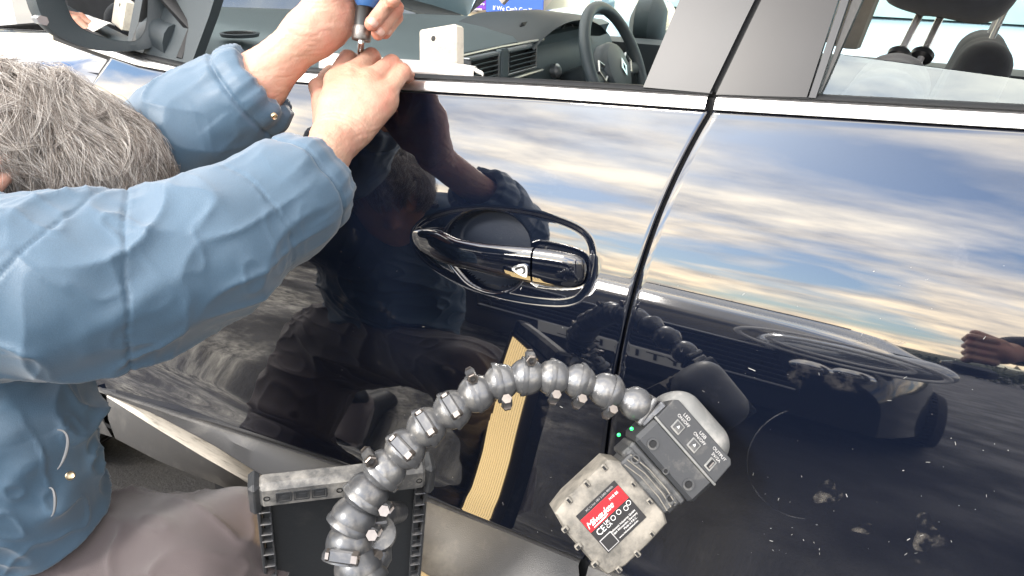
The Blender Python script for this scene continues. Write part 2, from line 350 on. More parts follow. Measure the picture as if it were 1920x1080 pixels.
M['blue'] = mat('blue_handle', (.02, .085, .24), .4, bump=.1)
M['blackg'] = mat('black_collar', (.015, .016, .018), .35)
M['ground'] = ground_mat()
M['hill'] = mat('far_hill', (.06, .075, .06), .9, nsc2=.05, col2=(.11, .11, .08))
M['cream'] = mat('cream_cladding', (.72, .66, .50), .7, nscale=.6, namt=.06)
M['beam'] = mat('yellowed_beam', (.52, .46, .30), .7, nscale=3, namt=.12)
M['pgrey'] = mat('grey_post', (.45, .46, .46), .6)
M['purple'] = mat('purple_banner', (.13, .03, .32), .6)
M['bblue'] = mat('blue_banner', (.03, .10, .50), .6)
M['bgreen'] = mat('green_tick', (.05, .5, .12), .6)
M['carblue'] = mat('pale_blue_car_paint', (.30, .42, .50), .25, coat=1, nscale=2, namt=.03)
M['carwhite'] = mat('white_car_paint', (.72, .73, .74), .25, coat=1, nscale=2, namt=.03)
M['carsilver'] = mat('silver_car_paint', (.45, .47, .49), .3, .5, coat=1)
M['cardark'] = mat('dark_grey_car_paint', (.012, .013, .016), .15, coat=1)
M['cglass'] = mat('dark_car_glass', (.02, .03, .035), .05, ior=1.6)
M['pglass'] = mat('car_glass_painted_reflection', (.35, .5, .52), .1, ior=1.6, nscale=3, namt=.3)  # pale base colour stands in for bright reflections on the glass
M['bglass'] = mat('windscreen_painted_sky', (.10, .13, .17), .12, ior=1.8)  # mirrored sky is put into the grey-blue base colour
M['lamp'] = mat('headlamp_glass', (.55, .57, .6), .08, .6)
M['plate'] = mat('white_number_plate', (.75, .75, .72), .4)
M['coat'] = mat('dark_coat', (.02, .021, .026), .8, bump=.3, bscale=600)
M['hedge'] = mat('hedge_leaves', (.05, .075, .03), .8, col2=(.09, .10, .05), thr=(.4, .6), nsc2=6)

# ---- signed distance shapes meshed with OpenVDB: one continuous skin
import openvdb as vdb
def sdf(prims, vox, k, pad=None):
    """prims: (p0, r0, p1, r1) tapered capsules, optional 5th item own blend radius"""
    pts = np.array([q for p in prims for q in (p[0], p[2])], float); rm = max(max(p[1], p[3]) for p in prims)
    lo = pts.min(0)-rm-4*vox-k; hi = pts.max(0)+rm+4*vox+k; n = np.ceil((hi-lo)/vox).astype(int)+1
    D = np.full(n, 9.0, np.float32)
    ax = [lo[i]+np.arange(n[i])*vox for i in range(3)]
    for p in prims:
        a, r0, b, r1 = np.array(p[0], float), p[1], np.array(p[2], float), p[3]; kk = p[4] if len(p) > 4 else k
        mg = max(r0, r1)+kk*2+4*vox; l = np.minimum(a, b)-mg; h = np.maximum(a, b)+mg
        s = [slice(max(0, int((l[i]-lo[i])/vox)), min(n[i], int((h[i]-lo[i])/vox)+2)) for i in range(3)]
        X, Y, Z = np.meshgrid(ax[0][s[0]], ax[1][s[1]], ax[2][s[2]], indexing='ij')
        ba = b-a; L2 = max(ba@ba, 1e-12)
        t = np.clip(((X-a[0])*ba[0]+(Y-a[1])*ba[1]+(Z-a[2])*ba[2])/L2, 0, 1)
        d = np.sqrt((X-a[0]-t*ba[0])**2+(Y-a[1]-t*ba[1])**2+(Z-a[2]-t*ba[2])**2)-(r0+(r1-r0)*t)
        o = D[s[0], s[1], s[2]]
        hh = np.clip(kk-np.abs(o-d), 0, None)/max(kk, 1e-9)
        D[s[0], s[1], s[2]] = np.minimum(o, d)-hh*hh*kk*.25
    return D, lo, vox
def sdf_mesh(D, lo, vox):
    D = np.clip(D, -4*vox, 4*vox)
    g = vdb.FloatGrid(float(4*vox)); g.copyFromArray(D.astype(np.float32)); 
    res = g.convertToPolygons(isovalue=0.0, adaptivity=0.0)
    V = np.asarray(res[0], float)*vox+lo
    F = [tuple(int(i) for i in q)[::-1] for part_ in res[1:] for q in np.asarray(part_)]
    Fa = np.array([f if len(f) == 4 else (*f, f[2]) for f in F]); Vc = V-V.mean(0)
    vol = (np.cross(Vc[Fa[:, 1]], Vc[Fa[:, 2]])*Vc[Fa[:, 0]]).sum()+(np.cross(Vc[Fa[:, 2]], Vc[Fa[:, 3]])*Vc[Fa[:, 0]]).sum()
    if vol < 0: F = [f[::-1] for f in F]
    return V, F
def normals(V, F):
    Fa = np.array([f if len(f) == 4 else (*f, f[2]) for f in F]); n = np.cross(V[Fa[:, 2]]-V[Fa[:, 0]], V[Fa[:, 3]]-V[Fa[:, 1]])
    Nn = np.zeros_like(V)
    for i in range(4): np.add.at(Nn, Fa[:, i], n)
    return Nn/(np.linalg.norm(Nn, axis=1, keepdims=True)+1e-12)
def vnoise(p, seed=0):
    p = np.asarray(p, float); i = np.floor(p).astype(np.int64); f = p-i; f = f*f*(3-2*f); out = 0
    for dx in (0, 1):
        for dy in (0, 1):
            for dz in (0, 1):
                h = (i[:, 0]+dx)*374761393+(i[:, 1]+dy)*668265263+(i[:, 2]+dz)*2147483647+seed*974711
                h = (h ^ (h >> 13))*1274126177; h = (h ^ (h >> 16)) & 0xffff
                wx = f[:, 0] if dx else 1-f[:, 0]; wy = f[:, 1] if dy else 1-f[:, 1]; wz = f[:, 2] if dz else 1-f[:, 2]
                out = out+wx*wy*wz*h/65535.
    return out
def ridge(p, seed=0): return (1-np.abs(2*vnoise(p, seed)-1))**2
def sdist(poly, X, Z):                       # signed distance to a polygon (negative inside)
    poly = np.array(poly); n = len(poly); d = np.full(X.shape, 1e9); ins = np.zeros(X.shape, bool)
    for i in range(n):
        a = poly[i]; b = poly[(i+1) % n]; e = b-a; wx = X-a[0]; wz = Z-a[1]
        t = np.clip((wx*e[0]+wz*e[1])/(e@e), 0, 1); d = np.minimum(d, np.hypot(wx-t*e[0], wz-t*e[1]))
        c = ((a[1] > Z) != (b[1] > Z)) & (X < (b[0]-a[0])*(Z-a[1])/(b[1]-a[1]+1e-12)+a[0]); ins ^= c
    return np.where(ins, -d, d)
def smooth_poly(pts, it=3):
    p = np.array(pts, float)
    for _ in range(it):
        q = np.roll(p, -1, 0); p = np.stack([.75*p+.25*q, .25*p+.75*q], 1).reshape(-1, p.shape[1])
    return p
def text(name, s, size, M4, mt, parent, ext=.0002, align='CENTER', spacing=1.0, shear=0):
    cu = bpy.data.curves.new(name, 'FONT'); cu.body = s; cu.size = size; cu.extrude = ext; cu.align_x = align; cu.align_y = 'CENTER'
    cu.space_character = spacing; cu.shear = shear; cu.offset = 0; cu.materials.append(mt)
    tmp = bpy.data.objects.new(name, cu); C.objects.link(tmp); bpy.context.view_layer.update()
    me = bpy.data.meshes.new_from_object(tmp.evaluated_get(bpy.context.evaluated_depsgraph_get())); bpy.data.objects.remove(tmp); bpy.data.curves.remove(cu)
    me.name = name; me.materials.clear(); me.materials.append(mt)
    o = bpy.data.objects.new(name, me); C.objects.link(o); W[o.name] = M4.translation.copy(); o.parent = parent
    o.matrix_local = Matrix.Translation(-W[parent.name]) @ M4
    return o
def frame(o, x, y):                                   # 4x4 with text x and y axes
    x = Vector(x).normalized(); z = x.cross(Vector(y)).normalized(); y = z.cross(x)
    m = Matrix.Identity(4)
    for i in range(3): m[i][0] = x[i]; m[i][1] = y[i]; m[i][2] = z[i]; m[i][3] = o[i]
    return m
def interp_fn(a, b):
    a = np.array(a); b = np.array(b); s = np.argsort(a); a, b = a[s], b[s]
    def f(v):
        v = np.asarray(v, float); r = np.interp(v, a, b)
        r = np.where(v < a[0], b[0]+(v-a[0])*(b[1]-b[0])/(a[1]-a[0]), r)
        return np.where(v > a[-1], b[-1]+(v-a[-1])*(b[-1]-b[-2])/(a[-1]-a[-2]), r)
    return f

# ================================================================== SETTING
g = MB(); g.add([(-900,-900,0),(900,-900,0),(900,900,0),(-900,900,0)], [(0,1,2,3)])
gr = g.build('ground', M['ground'], None); gr['kind'] = 'structure'
hb = MB(); G = []
for i in range(181):
    a = 2*pi*i/180; rr = 420+60*sin(a*3); h = 9+14*(.5+.5*sin(a*2.3+1))*vnoise(np.array([[cos(a)*3, sin(a)*3, 0]]))[0]+4*vnoise(np.array([[cos(a)*14, sin(a)*14, 5]]))[0]
    if i == 180: G.append(G[0]); break
    G.append([(cos(a)*rr, sin(a)*rr, -1), (cos(a)*(rr+20), sin(a)*(rr+20), h*.7), (cos(a)*(rr+70), sin(a)*(rr+70), h)])
hb.grid(G); hb.build('hills', M['hill'])['kind'] = 'structure'

# ================================================================== MAIN CAR
car = thing('car', 'black hatchback with its front window open and chrome strips along the doors', 'car', (-.3, .9, 0))
# belt line curves
bx, bz = HX([(180, 97), (260, 124), (350, 140), (544, 154), (770, 171), (1000, 184), (1320, 207), (1600, 224), (1920, 244)])
strip_lo = interp_fn(bx, bz)
tx, tz = HX([(222, 97), (262, 108), (350, 128), (544, 133), (770, 147), (1000, 158), (1335, 178), (1600, 192), (1920, 209)])
strip_hi = interp_fn(tx, tz)
gapL_x, gapL_z = HX([(1321, 208), (1256, 365), (1193, 480), (1163, 610), (1148, 740), (1128, 860), (1086, 1060)])
gapR_x, gapR_z = HX([(1337, 208), (1272, 365), (1207, 480), (1175, 610), (1159, 740), (1140, 860), (1101, 1060)])
_pc = np.polyfit(gapL_z, gapL_x, 3); _pw = float(np.mean(gapR_x-gapL_x))
def fR(z): return np.polyval(_pc, np.clip(z, .36, 1.2))
_pd = np.polyfit(gapR_z, gapR_x, 3)
def rL(z): return np.polyval(_pd, np.clip(z, .36, 1.2))
e0 = H(214, 101); e1 = H(176, 156); e2 = H(182, 728); 
fL = interp_fn([e2[2]-.2, e2[2], .75, e1[2], e0[2]], [e2[0], e2[0], (e1[0]+e2[0])/2-.01, e1[0], e0[0]])
cx_, cz_ = HX([(182, 728), (400, 795), (610, 862), (850, 955), (1090, 1052)])
cladT = interp_fn(cx_, cz_)
print('door', e0, e1, e2, 'clad', cx_, cz_)

def crange(a, b, n): return np.linspace(a, b, n)
def panel(name, Lf, Rf, Tf, Bf, us, vs, feat=None, parent=car, mt=None, roll=(1,1,1,1), base=None):
    base = base or BY
    U, Vv = np.meshgrid(us, vs, indexing='ij'); z = .7+0*U; x = U
    for _ in range(8):
        l = Lf(z); r_ = Rf(z); x = l+(r_-l)*U; b = Bf(x); t = Tf(x); z = b+(t-b)*Vv
    y = base(x, z)
    if feat is not None: y = y+feat(x, z)
    # rounded returns: extra rings folding inwards
    PX = np.stack([x, y, z], -1)
    def ring(Pa, side, dx, dy):
        q = {'l': Pa[:1], 'r': Pa[-1:], 'b': Pa[:, :1], 't': Pa[:, -1:]}[side].copy()
        s = {'l': (-1, 0), 'r': (1, 0), 'b': (0, -1), 't': (0, 1)}[side]
        q[..., 0] += s[0]*dx; q[..., 2] += s[1]*dx; q[..., 1] += dy
        return np.concatenate([q, Pa], 0) if side == 'l' else np.concatenate([Pa, q], 0) if side == 'r' else np.concatenate([q, Pa], 1) if side == 'b' else np.concatenate([Pa, q], 1)
    for dx, dy in ((.0012, .0004), (.001, .0012), (.0004, .0018), (0, .018)):
        for sd_ in ('l', 'r', 'b', 't'): PX = ring(PX, sd_, dx, dy)
    a, b = PX.shape[:2]; V = PX.reshape(-1, 3)
    F = [(i*b+j, (i+1)*b+j, (i+1)*b+j+1, i*b+j+1) for i in range(a-1) for j in range(b-1)]
    o_ = mesh_obj(name, V, F, mt or M['paint'], parent)
    if feat is door_feat:
        o_.data.materials.append(M['scoop']); Vc = V[[f[0] for f in F]]; q_ = (sdist(cup, Vc[:, 0], Vc[:, 2]) < -.003)&(np.abs(Vc[:, 0]-cup[:, 0].mean()) < .1); o_.data.polygons.foreach_set('material_index', q_.astype(np.int32))
    return o_

# handle geometry in (x,z)
def hz2(pts): return np.array([[H(*p)[0], H(*p)[2]] for p in pts])
oval = smooth_poly(hz2([(764, 440), (792, 408), (850, 388), (930, 385), (1010, 396), (1080, 418), (1112, 445), (1119, 490), (1108, 545), (1075, 576), (1000, 572), (920, 556), (850, 528), (790, 490)]), 3)
cup = smooth_poly(hz2([(832, 430), (862, 402), (908, 392), (955, 403), (985, 432), (994, 462), (985, 512), (962, 545), (920, 551), (878, 535), (848, 505), (830, 470)]), 3)
capzone = smooth_poly(hz2([(985, 448), (1050, 458), (1100, 474), (1108, 505), (1096, 540), (1040, 545), (985, 535)]), 2)
def sstep(x): x = np.clip(x, 0, 1); return x*x*(3-2*x)
def door_feat(x, z):
    f = np.zeros_like(x); q = (x > oval[:, 0].min()-.03) & (x < oval[:, 0].max()+.03) & (z > oval[:, 1].min()-.03) & (z < oval[:, 1].max()+.03)
    X = x[q]; Z = z[q]; s1 = sdist(oval, X, Z); s2 = sdist(cup, X, Z); s3 = sdist(capzone, X, Z)
    d = .0024*sstep((-s1+.001)/.0095)                         # recessed pan with a soft rim
    d += .030*sstep((-s2+.002)/.013)
    d += .0015*sstep((-s3)/.005)*(1-sstep((-s2)/.004))
    f[q] = d
    f += -.0016*np.exp(-((x+.62)/.05)**2-((z-.75)/.03)**2)
    return f
def nonuni(lo, hi, zones, base, fine):
    xs = [lo]
    while xs[-1] < hi:
        x = xs[-1]; xs.append(x+(fine if any(a <= x <= b for a, b in zones) else base))
    xs[-1] = hi; return np.array(xs)
door_x = nonuni(e2[0], -.22, [(oval[:, 0].min()-.02, oval[:, 0].max()+.02)], .006, .0017)
us = (door_x-door_x[0])/(door_x[-1]-door_x[0])
zlo, zhi = .46, 1.07
door_z = nonuni(zlo, zhi, [(oval[:, 1].min()-.025, oval[:, 1].max()+.02)], .006, .0017)
vs = (door_z-zlo)/(zhi-zlo)
GAPT = .0032
front_door = panel('front_door', fL, fR, lambda x: strip_lo(x)-GAPT, lambda x: cladT(x)+.003, us, vs, door_feat)
front_door['label'] = 'glossy black front door with a recessed pull handle'
def dent(x, z):
    return .0022*np.exp(-((x-.03)/.055)**2-((z-.885)/.011)**2)*0
rear_door = panel('rear_door', rL, lambda z: .86+0*z, lambda x: strip_lo(x)-GAPT, lambda x: cladT(x)+.003, crange(0, 1, 160), crange(0, 1, 110), dent)
# dark gap filler behind the shut lines
gb = MB()
for (A, Bq) in ((gapL_x, gapL_z),):
    pass
G = []
for zq in np.linspace(.40, 1.12, 40):
    xa, xb = float(fR(zq))-.012, float(rL(zq))+.012; y_ = float(BY(xa, zq))
    G.append([(xa, y_+.012, zq), (xb, y_+.012, zq)])
gb.grid(G); G = []
for zq in np.linspace(.30, 1.12, 30):
    xa = float(fL(zq)); y_ = float(BY(xa, zq)); G.append([(xa-.02, y_+.012, zq), (xa+.02, y_+.012, zq)])
gb.grid(G); G = []
for xq in np.linspace(-1.45, .9, 60):
    zq = float(strip_lo(xq)); y_ = float(BY(xq, zq)); G.append([(xq, y_+.010, zq-.012), (xq, y_+.012, zq+.012)])
gb.grid(G); gb.build('shut_line_seal', M['gap'], car)

# chrome strips
def strip(name, x0, x1, n=60, t=.006):
    G = []
    for xq in np.linspace(x0, x1, n):
        a = float(strip_lo(xq)); b = max(float(strip_hi(xq)), a+.001); row = []
        for k in range(9):
            s = k/8; z_ = a+(b-a)*s; o = -t*(1-(2*s-1)**8)+.0015
            row.append((xq, float(BY(xq, z_))+o, z_))
        row = [(xq, row[0][1]+.008, row[0][2]+.0005)]+row+[(xq, row[-1][1]+.008, row[-1][2]-.0003)]
        G.append(row)
    mb = MB(); mb.grid([g_[::-1] for g_ in G]); return mb.build(name, M['chrome'], car)
xg = float(fR(1.10)); xg2 = float(rL(1.10))
s1 = strip('chrome_strip', -1.36, H(1326, 190)[0]); s2 = strip('chrome_strip', H(1342, 195)[0], .9)
# window seal above strip, door top ledge
def seal(x0, x1, name):
    mb = MB(); G = []
    for xq in np.linspace(x0, x1, 60):
        b = float(strip_hi(xq)); y0 = float(BY(xq, b)); 
        G.append([(xq, y0+.004, b-.003), (xq, y0-.0015, b+.0015), (xq, y0+.001, b+.003), (xq, y0+.005, b+.0048), (xq, y0+.012, b+.005), (xq, y0+.018, b+.003), (xq, y0+.02, b-.012)])
    mb.grid([g_[::-1] for g_ in G]); return mb.build(name, M['rubber'], car)
seal(-1.33, H(1335, 178)[0], 'window_seal'); seal(H(1345, 181)[0], .9, 'window_seal')
dc = MB(); G = []
for xq in np.linspace(-1.30, .9, 40):
    b = float(strip_hi(xq)); y0 = float(BY(xq, b))
    G.append([(xq, y0+.028, b-.2), (xq, y0+.032, b-.012), (xq, y0+.05, b-.006), (xq, y0+.075, b-.008), (xq, y0+.09, b-.022), (xq, y0+.10, b-.06), (xq, y0+.10, .35)])
dc.grid([g_[::-1] for g_ in G]); dc.build('door_card', M['dash2'], car)

def surf_poly(name, px, mt, o0=-.002, o1=.012, parent=car, sub=6, smooth=True):
    """prism lying in the body side: outline in the photograph's pixels, subdivided between left and right edges"""
    lef, rig = px                                       # matching polylines bottom->top
    def res(l): 
        l = np.array(l, float); s = np.concatenate([[0], np.cumsum(np.hypot(*np.diff(l, axis=0).T))]); q = np.linspace(0, s[-1], 14)
        return np.stack([np.interp(q, s, l[:, 0]), np.interp(q, s, l[:, 1])], 1)
    a = res(lef); b = res(rig); mb = MB(); G = []
    for p, q in zip(a, b):
        pts = [H(*(p+(q-p)*k/sub)) for k in range(sub+1)]
        row = [(v[0], v[1]+o0, v[2]) for v in pts]; row = [(row[0][0], row[0][1]+(o1-o0), row[0][2])]+row+[(row[-1][0], row[-1][1]+(o1-o0), row[-1][2])]
        G.append(row)
    mb.grid(G)
    e = G[0]; mb.add([*e, *[(x, y+(o1-o0), z) for x, y, z in e]], [(i, i+1, i+1+len(e), i+len(e)) for i in range(len(e)-1)])
    e = G[-1]; mb.add([*e, *[(x, y+(o1-o0), z) for x, y, z in e]], [(i, i+1, i+1+len(e), i+len(e)) for i in range(len(e)-1)])
    return mb.build(name, mt, parent, smooth, 40)
surf_poly('pillar_trim', ([(1207, 163), (1275, 0), (1460, -440)], [(1331, 174), (1417, -4), (1640, -420)]), M['satin'])
surf_poly('pillar_trim', ([(1343, 177), (1429, -2), (1652, -420)], [(1513, 182), (1572, 0), (1740, -400)]), M['satin_dark'])
surf_poly('pillar_gap', ([(1325, 174), (1413, -4), (1636, -420)], [(1347, 177), (1433, -2), (1656, -420)]), M['gap'], .008, .02)
surf_poly('window_channel', ([(1517, 182), (1577, 0), (1745, -400)], [(1530, 183), (1592, 0), (1760, -400)]), M['satin'], -.003, .012)
surf_poly('window_channel', ([(1534, 183), (1597, 0), (1765, -400)], [(1550, 150), (1616, 0), (1780, -380)]), M['rubber'], .004, .03)
rg = surf_poly('rear_window', ([(1524, 190), (1552, 102)], [(2300, 240), (2300, 205)]), M['glass_rear'], .012, .017, sub=24)
# thin scratch on glass
# --- door handle
st = [((769, 436), (769, 441)), ((779, 430), (777, 458)), ((792, 426), (792, 472)), ((815, 424), (815, 483)), ((839, 427), (838, 491)), ((870, 440), (868, 497)), ((922, 448), (920, 508)), ((965, 452), (958, 517)), ((1011, 457), (1003, 527))]
cp = [((1015, 458), (1007, 528)), ((1045, 462), (1040, 534)), ((1075, 468), (1070, 537)), ((1090, 474), (1087, 534)), ((1097, 482), (1096, 524)), ((1099, 492), (1099, 512))]
def bar(name, sts, offs, thick, mt, parent):
    a = np.array([H(*s[0]) for s in sts]); b = np.array([H(*s[1]) for s in sts]); n = len(sts)
    s = np.linspace(0, 1, n); q = np.linspace(0, 1, n*4)
    A = np.stack([np.interp(q, s, a[:, i]) for i in range(3)], 1); Bq = np.stack([np.interp(q, s, b[:, i]) for i in range(3)], 1); O = np.interp(q, s, offs); T_ = np.interp(q, s, thick)
    for _ in range(2):
        for arr in (A, Bq):
            arr[1:-1] = (arr[:-2]+2*arr[1:-1]+arr[2:])/4
    V = []; nn_ = 28
    for i in range(len(q)):
        c = (A[i]+Bq[i])/2; h = (A[i]-Bq[i])/2; yb = float(BY(c[0], c[2]))
        for j in range(nn_):
            g_ = 2*pi*j/nn_; cs, sn = cos(g_), sin(g_)
            e = .72; X_ = abs(cs)**e*(1 if cs > 0 else -1); Y_ = abs(sn)**e*(1 if sn > 0 else -1)
            V.append((c[0]+h[0]*X_, yb-O[i]-T_[i]*Y_*(1 if Y_ > 0 else .7), c[2]+h[2]*X_))
    k = len(q); F = [(i*nn_+j, (i+1)*nn_+j, (i+1)*nn_+(j+1) % nn_, i*nn_+(j+1) % nn_) for i in range(k-1) for j in range(nn_)]
    F += [tuple(range(nn_)), tuple((k-1)*nn_+j for j in range(nn_))[::-1]]
    return mesh_obj(name, V, F, mt, parent, True, 50)
handle = bar('door_handle', st, [-.003, .000, .003, .006, .009, .012, .013, .012, .010], [.002, .005, .007, .008, .0085, .009, .009, .009, .009], M['paint'], front_door)
bar('lock_cover', cp, [.010, .009, .008, .006, .003, .001], [.009, .009, .009, .008, .006, .003], M['paint'], front_door)
def flat_poly(name, pts, off, th, mt, parent):
    q = smooth_poly(pts, 1) if len(pts) > 3 else np.array(pts); mb = MB()
    mb.prism([H(*p)+np.array([0, -off, 0]) for p in q], (0, -th, 0)); return mb.build(name, mt, parent, False)
flat_poly('keyless_button', [(973, 493), (981, 486), (1003, 483), (1004, 505), (1001, 510), (985, 502)], .019, .003, M['chrome2'], front_door)
flat_poly('keyless_button', [(980, 493), (986, 489), (1000, 487), (1000, 503), (988, 499)], .0215, .002, M['blackg'], front_door)
flat_poly('keyless_button', [(985, 494), (998, 490), (998, 500), (988, 498)], .023, .0015, M['chrome2'], front_door)

# dusty marks and specks on the paint
def alpha_mat(name, col, a_hi, sc_, lo_=.45, hi_=.6):
    mt, t, b = new_mat(name); b.inputs['Base Color'].default_value = (*col, 1); b.inputs['Roughness'].default_value = .8
    tcn = t.nodes.new('ShaderNodeTexCoord'); nz = t.nodes.new('ShaderNodeTexNoise'); nz.inputs['Scale'].default_value = sc_; nz.inputs['Detail'].default_value = 6; t.links.new(tcn.outputs['Object'], nz.inputs['Vector'])
    mr = t.nodes.new('ShaderNodeMapRange'); mr.inputs[1].default_value = lo_; mr.inputs[2].default_value = hi_; mr.inputs[4].default_value = a_hi; t.links.new(nz.outputs[0], mr.inputs[0]); t.links.new(mr.outputs[0], b.inputs['Alpha']); return mt
M['smear'] = alpha_mat('dried_dust_smear', (.30, .28, .25), .30, 70, .50, .72); M['ringdust'] = alpha_mat('suction_ring_dust', (.35, .36, .37), .09, 40, .35, .65)
for cx0, cy0, rx, ry in ((1735, 1000, 26, 44), (1552, 925, 30, 26), (1620, 992, 22, 12), (1640, 640, 60, 10)):
    rr0 = random.Random(int(cx0)); mb = MB(); mb.add([H(cx0, cy0, -.0006)]+[H(cx0+rx*cos(g_)*(k_:=.85+.16*sin(3*g_+cx0)+.10*sin(5*g_+cy0)), cy0+ry*sin(g_)*k_, -.0006) for g_ in np.linspace(0, 2*pi, 28, endpoint=False)], [(0, 1+i, 1+(i+1) % 28) for i in range(28)]); mb.build('dust_smear', M['smear'], rear_door, False)
mb = MB(); mb.grid([[H(1520+q*118*cos(g_), 868+q*104*sin(g_), -.0006) for q in (1, 1.022)] for g_ in np.linspace(R(95), R(250), 50)]); mb.build('suction_ring_mark', M['ringdust'], rear_door, False)
rs0 = random.Random(5); mb = MB()
for i in range(130):
    p_ = (rs0.uniform(600, 1900), 1040-560*rs0.random()**1.6); 
    if 1100 < p_[0] < 1220: continue
    c_ = H(*p_, -.0007); r0 = rs0.choice([.0003, .0003, .0004, .0004, .0005, .0008]); a0 = rs0.uniform(0, pi); l0 = r0*rs0.choice([1, 1, 1, 2.5, 5]); u0 = wd0 = np.array([cos(a0), 0, sin(a0)]); v0 = np.array([-sin(a0), 0, cos(a0)])
    mb.add([c_-u0*l0-v0*r0*.5, c_+u0*l0-v0*r0*.5, c_+u0*l0+v0*r0*.5, c_-u0*l0+v0*r0*.5], [(0, 1, 2, 3)])
sp_ = mb.build('dust_specks', M['speck'], car, False); sp_['kind'] = 'stuff'
# --- cladding with insert
def lineP(pts, off):
    return [H(px, py, off) for px, py in pts]
Tl = [(182, 728), (290, 762), (400, 797), (480, 822), (610, 864), (730, 909), (850, 957), (970, 1004), (1088, 1053)]
def clad(name, T_, R_, R2, Bm, mt):
    pass
tops = [H(*p) for p in Tl]
# ridge 1 (insert upper edge) and ridge 2 (insert lower edge), sill edge
R1 = [(196, 738), (290, 776), (400, 834), (470, 878), (610, 962), (730, 1035), (850, 1105), (970, 1175), (1088, 1240)]
R2 = [(200, 744), (285, 798), (380, 856), (445, 893), (590, 985), (710, 1060), (830, 1130), (950, 1200), (1070, 1265)]
SB = [(216, 822), (300, 866), (400, 905), (480, 940), (620, 1010), (740, 1090), (860, 1165), (980, 1240), (1100, 1310)]
o1 = [-.012, -.028, -.040, -.048, -.055, -.058, -.060, -.060, -.060]; 
r1 = [H(p[0], p[1], o) for p, o in zip(R1, o1)]; r2 = [H(p[0], p[1], o-.002) for p, o in zip(R2, o1)]; sb = [H(p[0], p[1], -.03) for p in SB]
def loft(rows, mt, name, parent, sub=4):
    rows = [np.array(r_) for r_ in rows]; n = len(rows[0]); q = np.linspace(0, n-1, n*sub)
    rows = [np.stack([np.interp(q, range(n), r_[:, i]) for i in range(3)], 1) for r_ in rows]
    mb = MB(); mb.grid([list(x) for x in zip(*rows)]); return mb.build(name, mt, parent, True, 30)
tin = [p+np.array([0, .02, .002]) for p in tops]
tlip = [p+np.array([0, -.004, .001]) for p in tops]
mid = [(a*.5+b*.5)+np.array([0, .006, -.004]) for a, b in zip(tops, r1)]
clf = loft([tin, tlip, [p+np.array([0, -.006, -.003]) for p in tops], mid, r1], M['clad'], 'lower_cladding', car)
clf['label'] = 'dusty grey plastic cladding along the bottom of the front door'
loft([[p+np.array([0, -.0005, 0]) for p in r1], [(a+b)/2+np.array([0, .003, 0]) for a, b in zip(r1, r2)], r2], M['insert'], 'metal_insert', car)
loft([r2, [p*.5+q_*.5+np.array([0, -.006, 0]) for p, q_ in zip(r2, sb)], sb, [p+np.array([0, .12, -.03]) for p in sb]], M['clad'], 'lower_cladding', car)
# front end cap of cladding and fender cladding piece
mb = MB(); e = [tops[0], r1[0], r2[0], sb[0]]; mb.add([*e, *[p+np.array([.01, .06, 0]) for p in e]], [(i, i+1, i+5, i+4) for i in range(3)]); mb.build('cladding_end', M['clad'], car)
fc = MB(); Lx = [(150, 735), (160, 760), (172, 790), (186, 812)]; Rx = [(172, 727), (180, 752), (193, 790), (211, 820)]
fc.grid([[H(*a, .02), H(*a, -.012), H(*b, -.014), H(*b, .03)] for a, b in zip(Lx, Rx)]); fc.build('arch_cladding', M['clad'], car)
# rear door cladding
G = []
for xq in np.linspace(float(rL(.5)), .85, 30):
    zt = float(cladT(xq)); y0 = float(BY(xq, zt)); G.append([(xq, y0+.02, zt), (xq, y0-.004, zt), (xq, y0-.03, zt-.05), (xq, y0-.055, zt-.10), (xq, y0-.05, zt-.2), (xq, y0+.1, zt-.24)])
mb = MB(); mb.grid([g_[::-1] for g_ in G]); mb.build('lower_cladding', M['clad'], car)
# --- fender, bonnet
fz = [.52, .60, .70, .80, .88, .94]
def fender_section(x, rise=.14, dr=.05):
    t = np.clip((-x-1.40)/1.1, 0, 1); drop = dr*t
    pts = [(float(BY(x, z)), z) for z in np.linspace(.50, .93, 14)]
    y0, z0 = pts[-1]
    for k in range(1, 13):
        a = k/12; pts.append((y0+.02*a+.20*a**1.6, z0+(rise*np.sin(a*pi/2))*(1-.15*t)))
    pts = [(y_, z_-drop*max(0, (z_-.5)/.5)) for y_, z_ in pts]
    return pts
def arch_clip(x, z):
    d = sqrt((x+1.86)**2+(z-.36)**2); 
    return d
mb = MB(); G = []
for xq in np.linspace(float(fL(.9))-.006, -2.35, 46):
    sec = fender_section(xq); row = []
    for y_, z_ in sec:
        xx = xq+(0 if z_ > .93 else float(fL(z_))-float(fL(.9)) if xq > -1.55 else 0)
        dz = z_
        if abs(xq+1.86) < .42: dz = max(z_, .36+sqrt(max(0, .42**2-(xq+1.86)**2)))
        row.append((xx, y_, dz))
    G.append(row)
mb.grid(G); mb.build('front_wing', M['paint'], car)
mb = MB(); G = []
for xq in np.linspace(-1.50, -2.35, 30):
    sec = fender_section(xq); y0, z0 = sec[-1]; row = []
    for k in range(17):
        s = k/16; yy_ = y0+.006+(1.8-2*y0-.012)*s; row.append((xq, yy_, z0+.002-.12*sin(pi*s*.5)+.006*sin(min(1, 6*s, 6*(1-s))*pi/2)))
    row = [(xq, y0+.006, z0-.02)]+row+[(xq, 1.8-y0-.006, z0-.16)]
    G.append(row)
mb.grid(G); mb.build('bonnet', M['paint'], car)
mb = MB(); G = []
for xq in np.linspace(-1.36, -2.35, 20):
    row = [(xq, 1.8-y_, z_) for y_, z_ in fender_section(xq, .06, .12)]; G.append(row)
mb.grid(G); mb.build('front_wing', M['paint'], car)
mb = MB(); s_ = fender_section(-2.35); G = []
for k, dx in enumerate((0, -.03, -.06, -.07, -.08)):
    pass
nose = MB(); ring0 = [(-2.35, y_, z_) for y_, z_ in s_]+[(-2.35, 1.8-y_, z_) for y_, z_ in s_[::-1]]
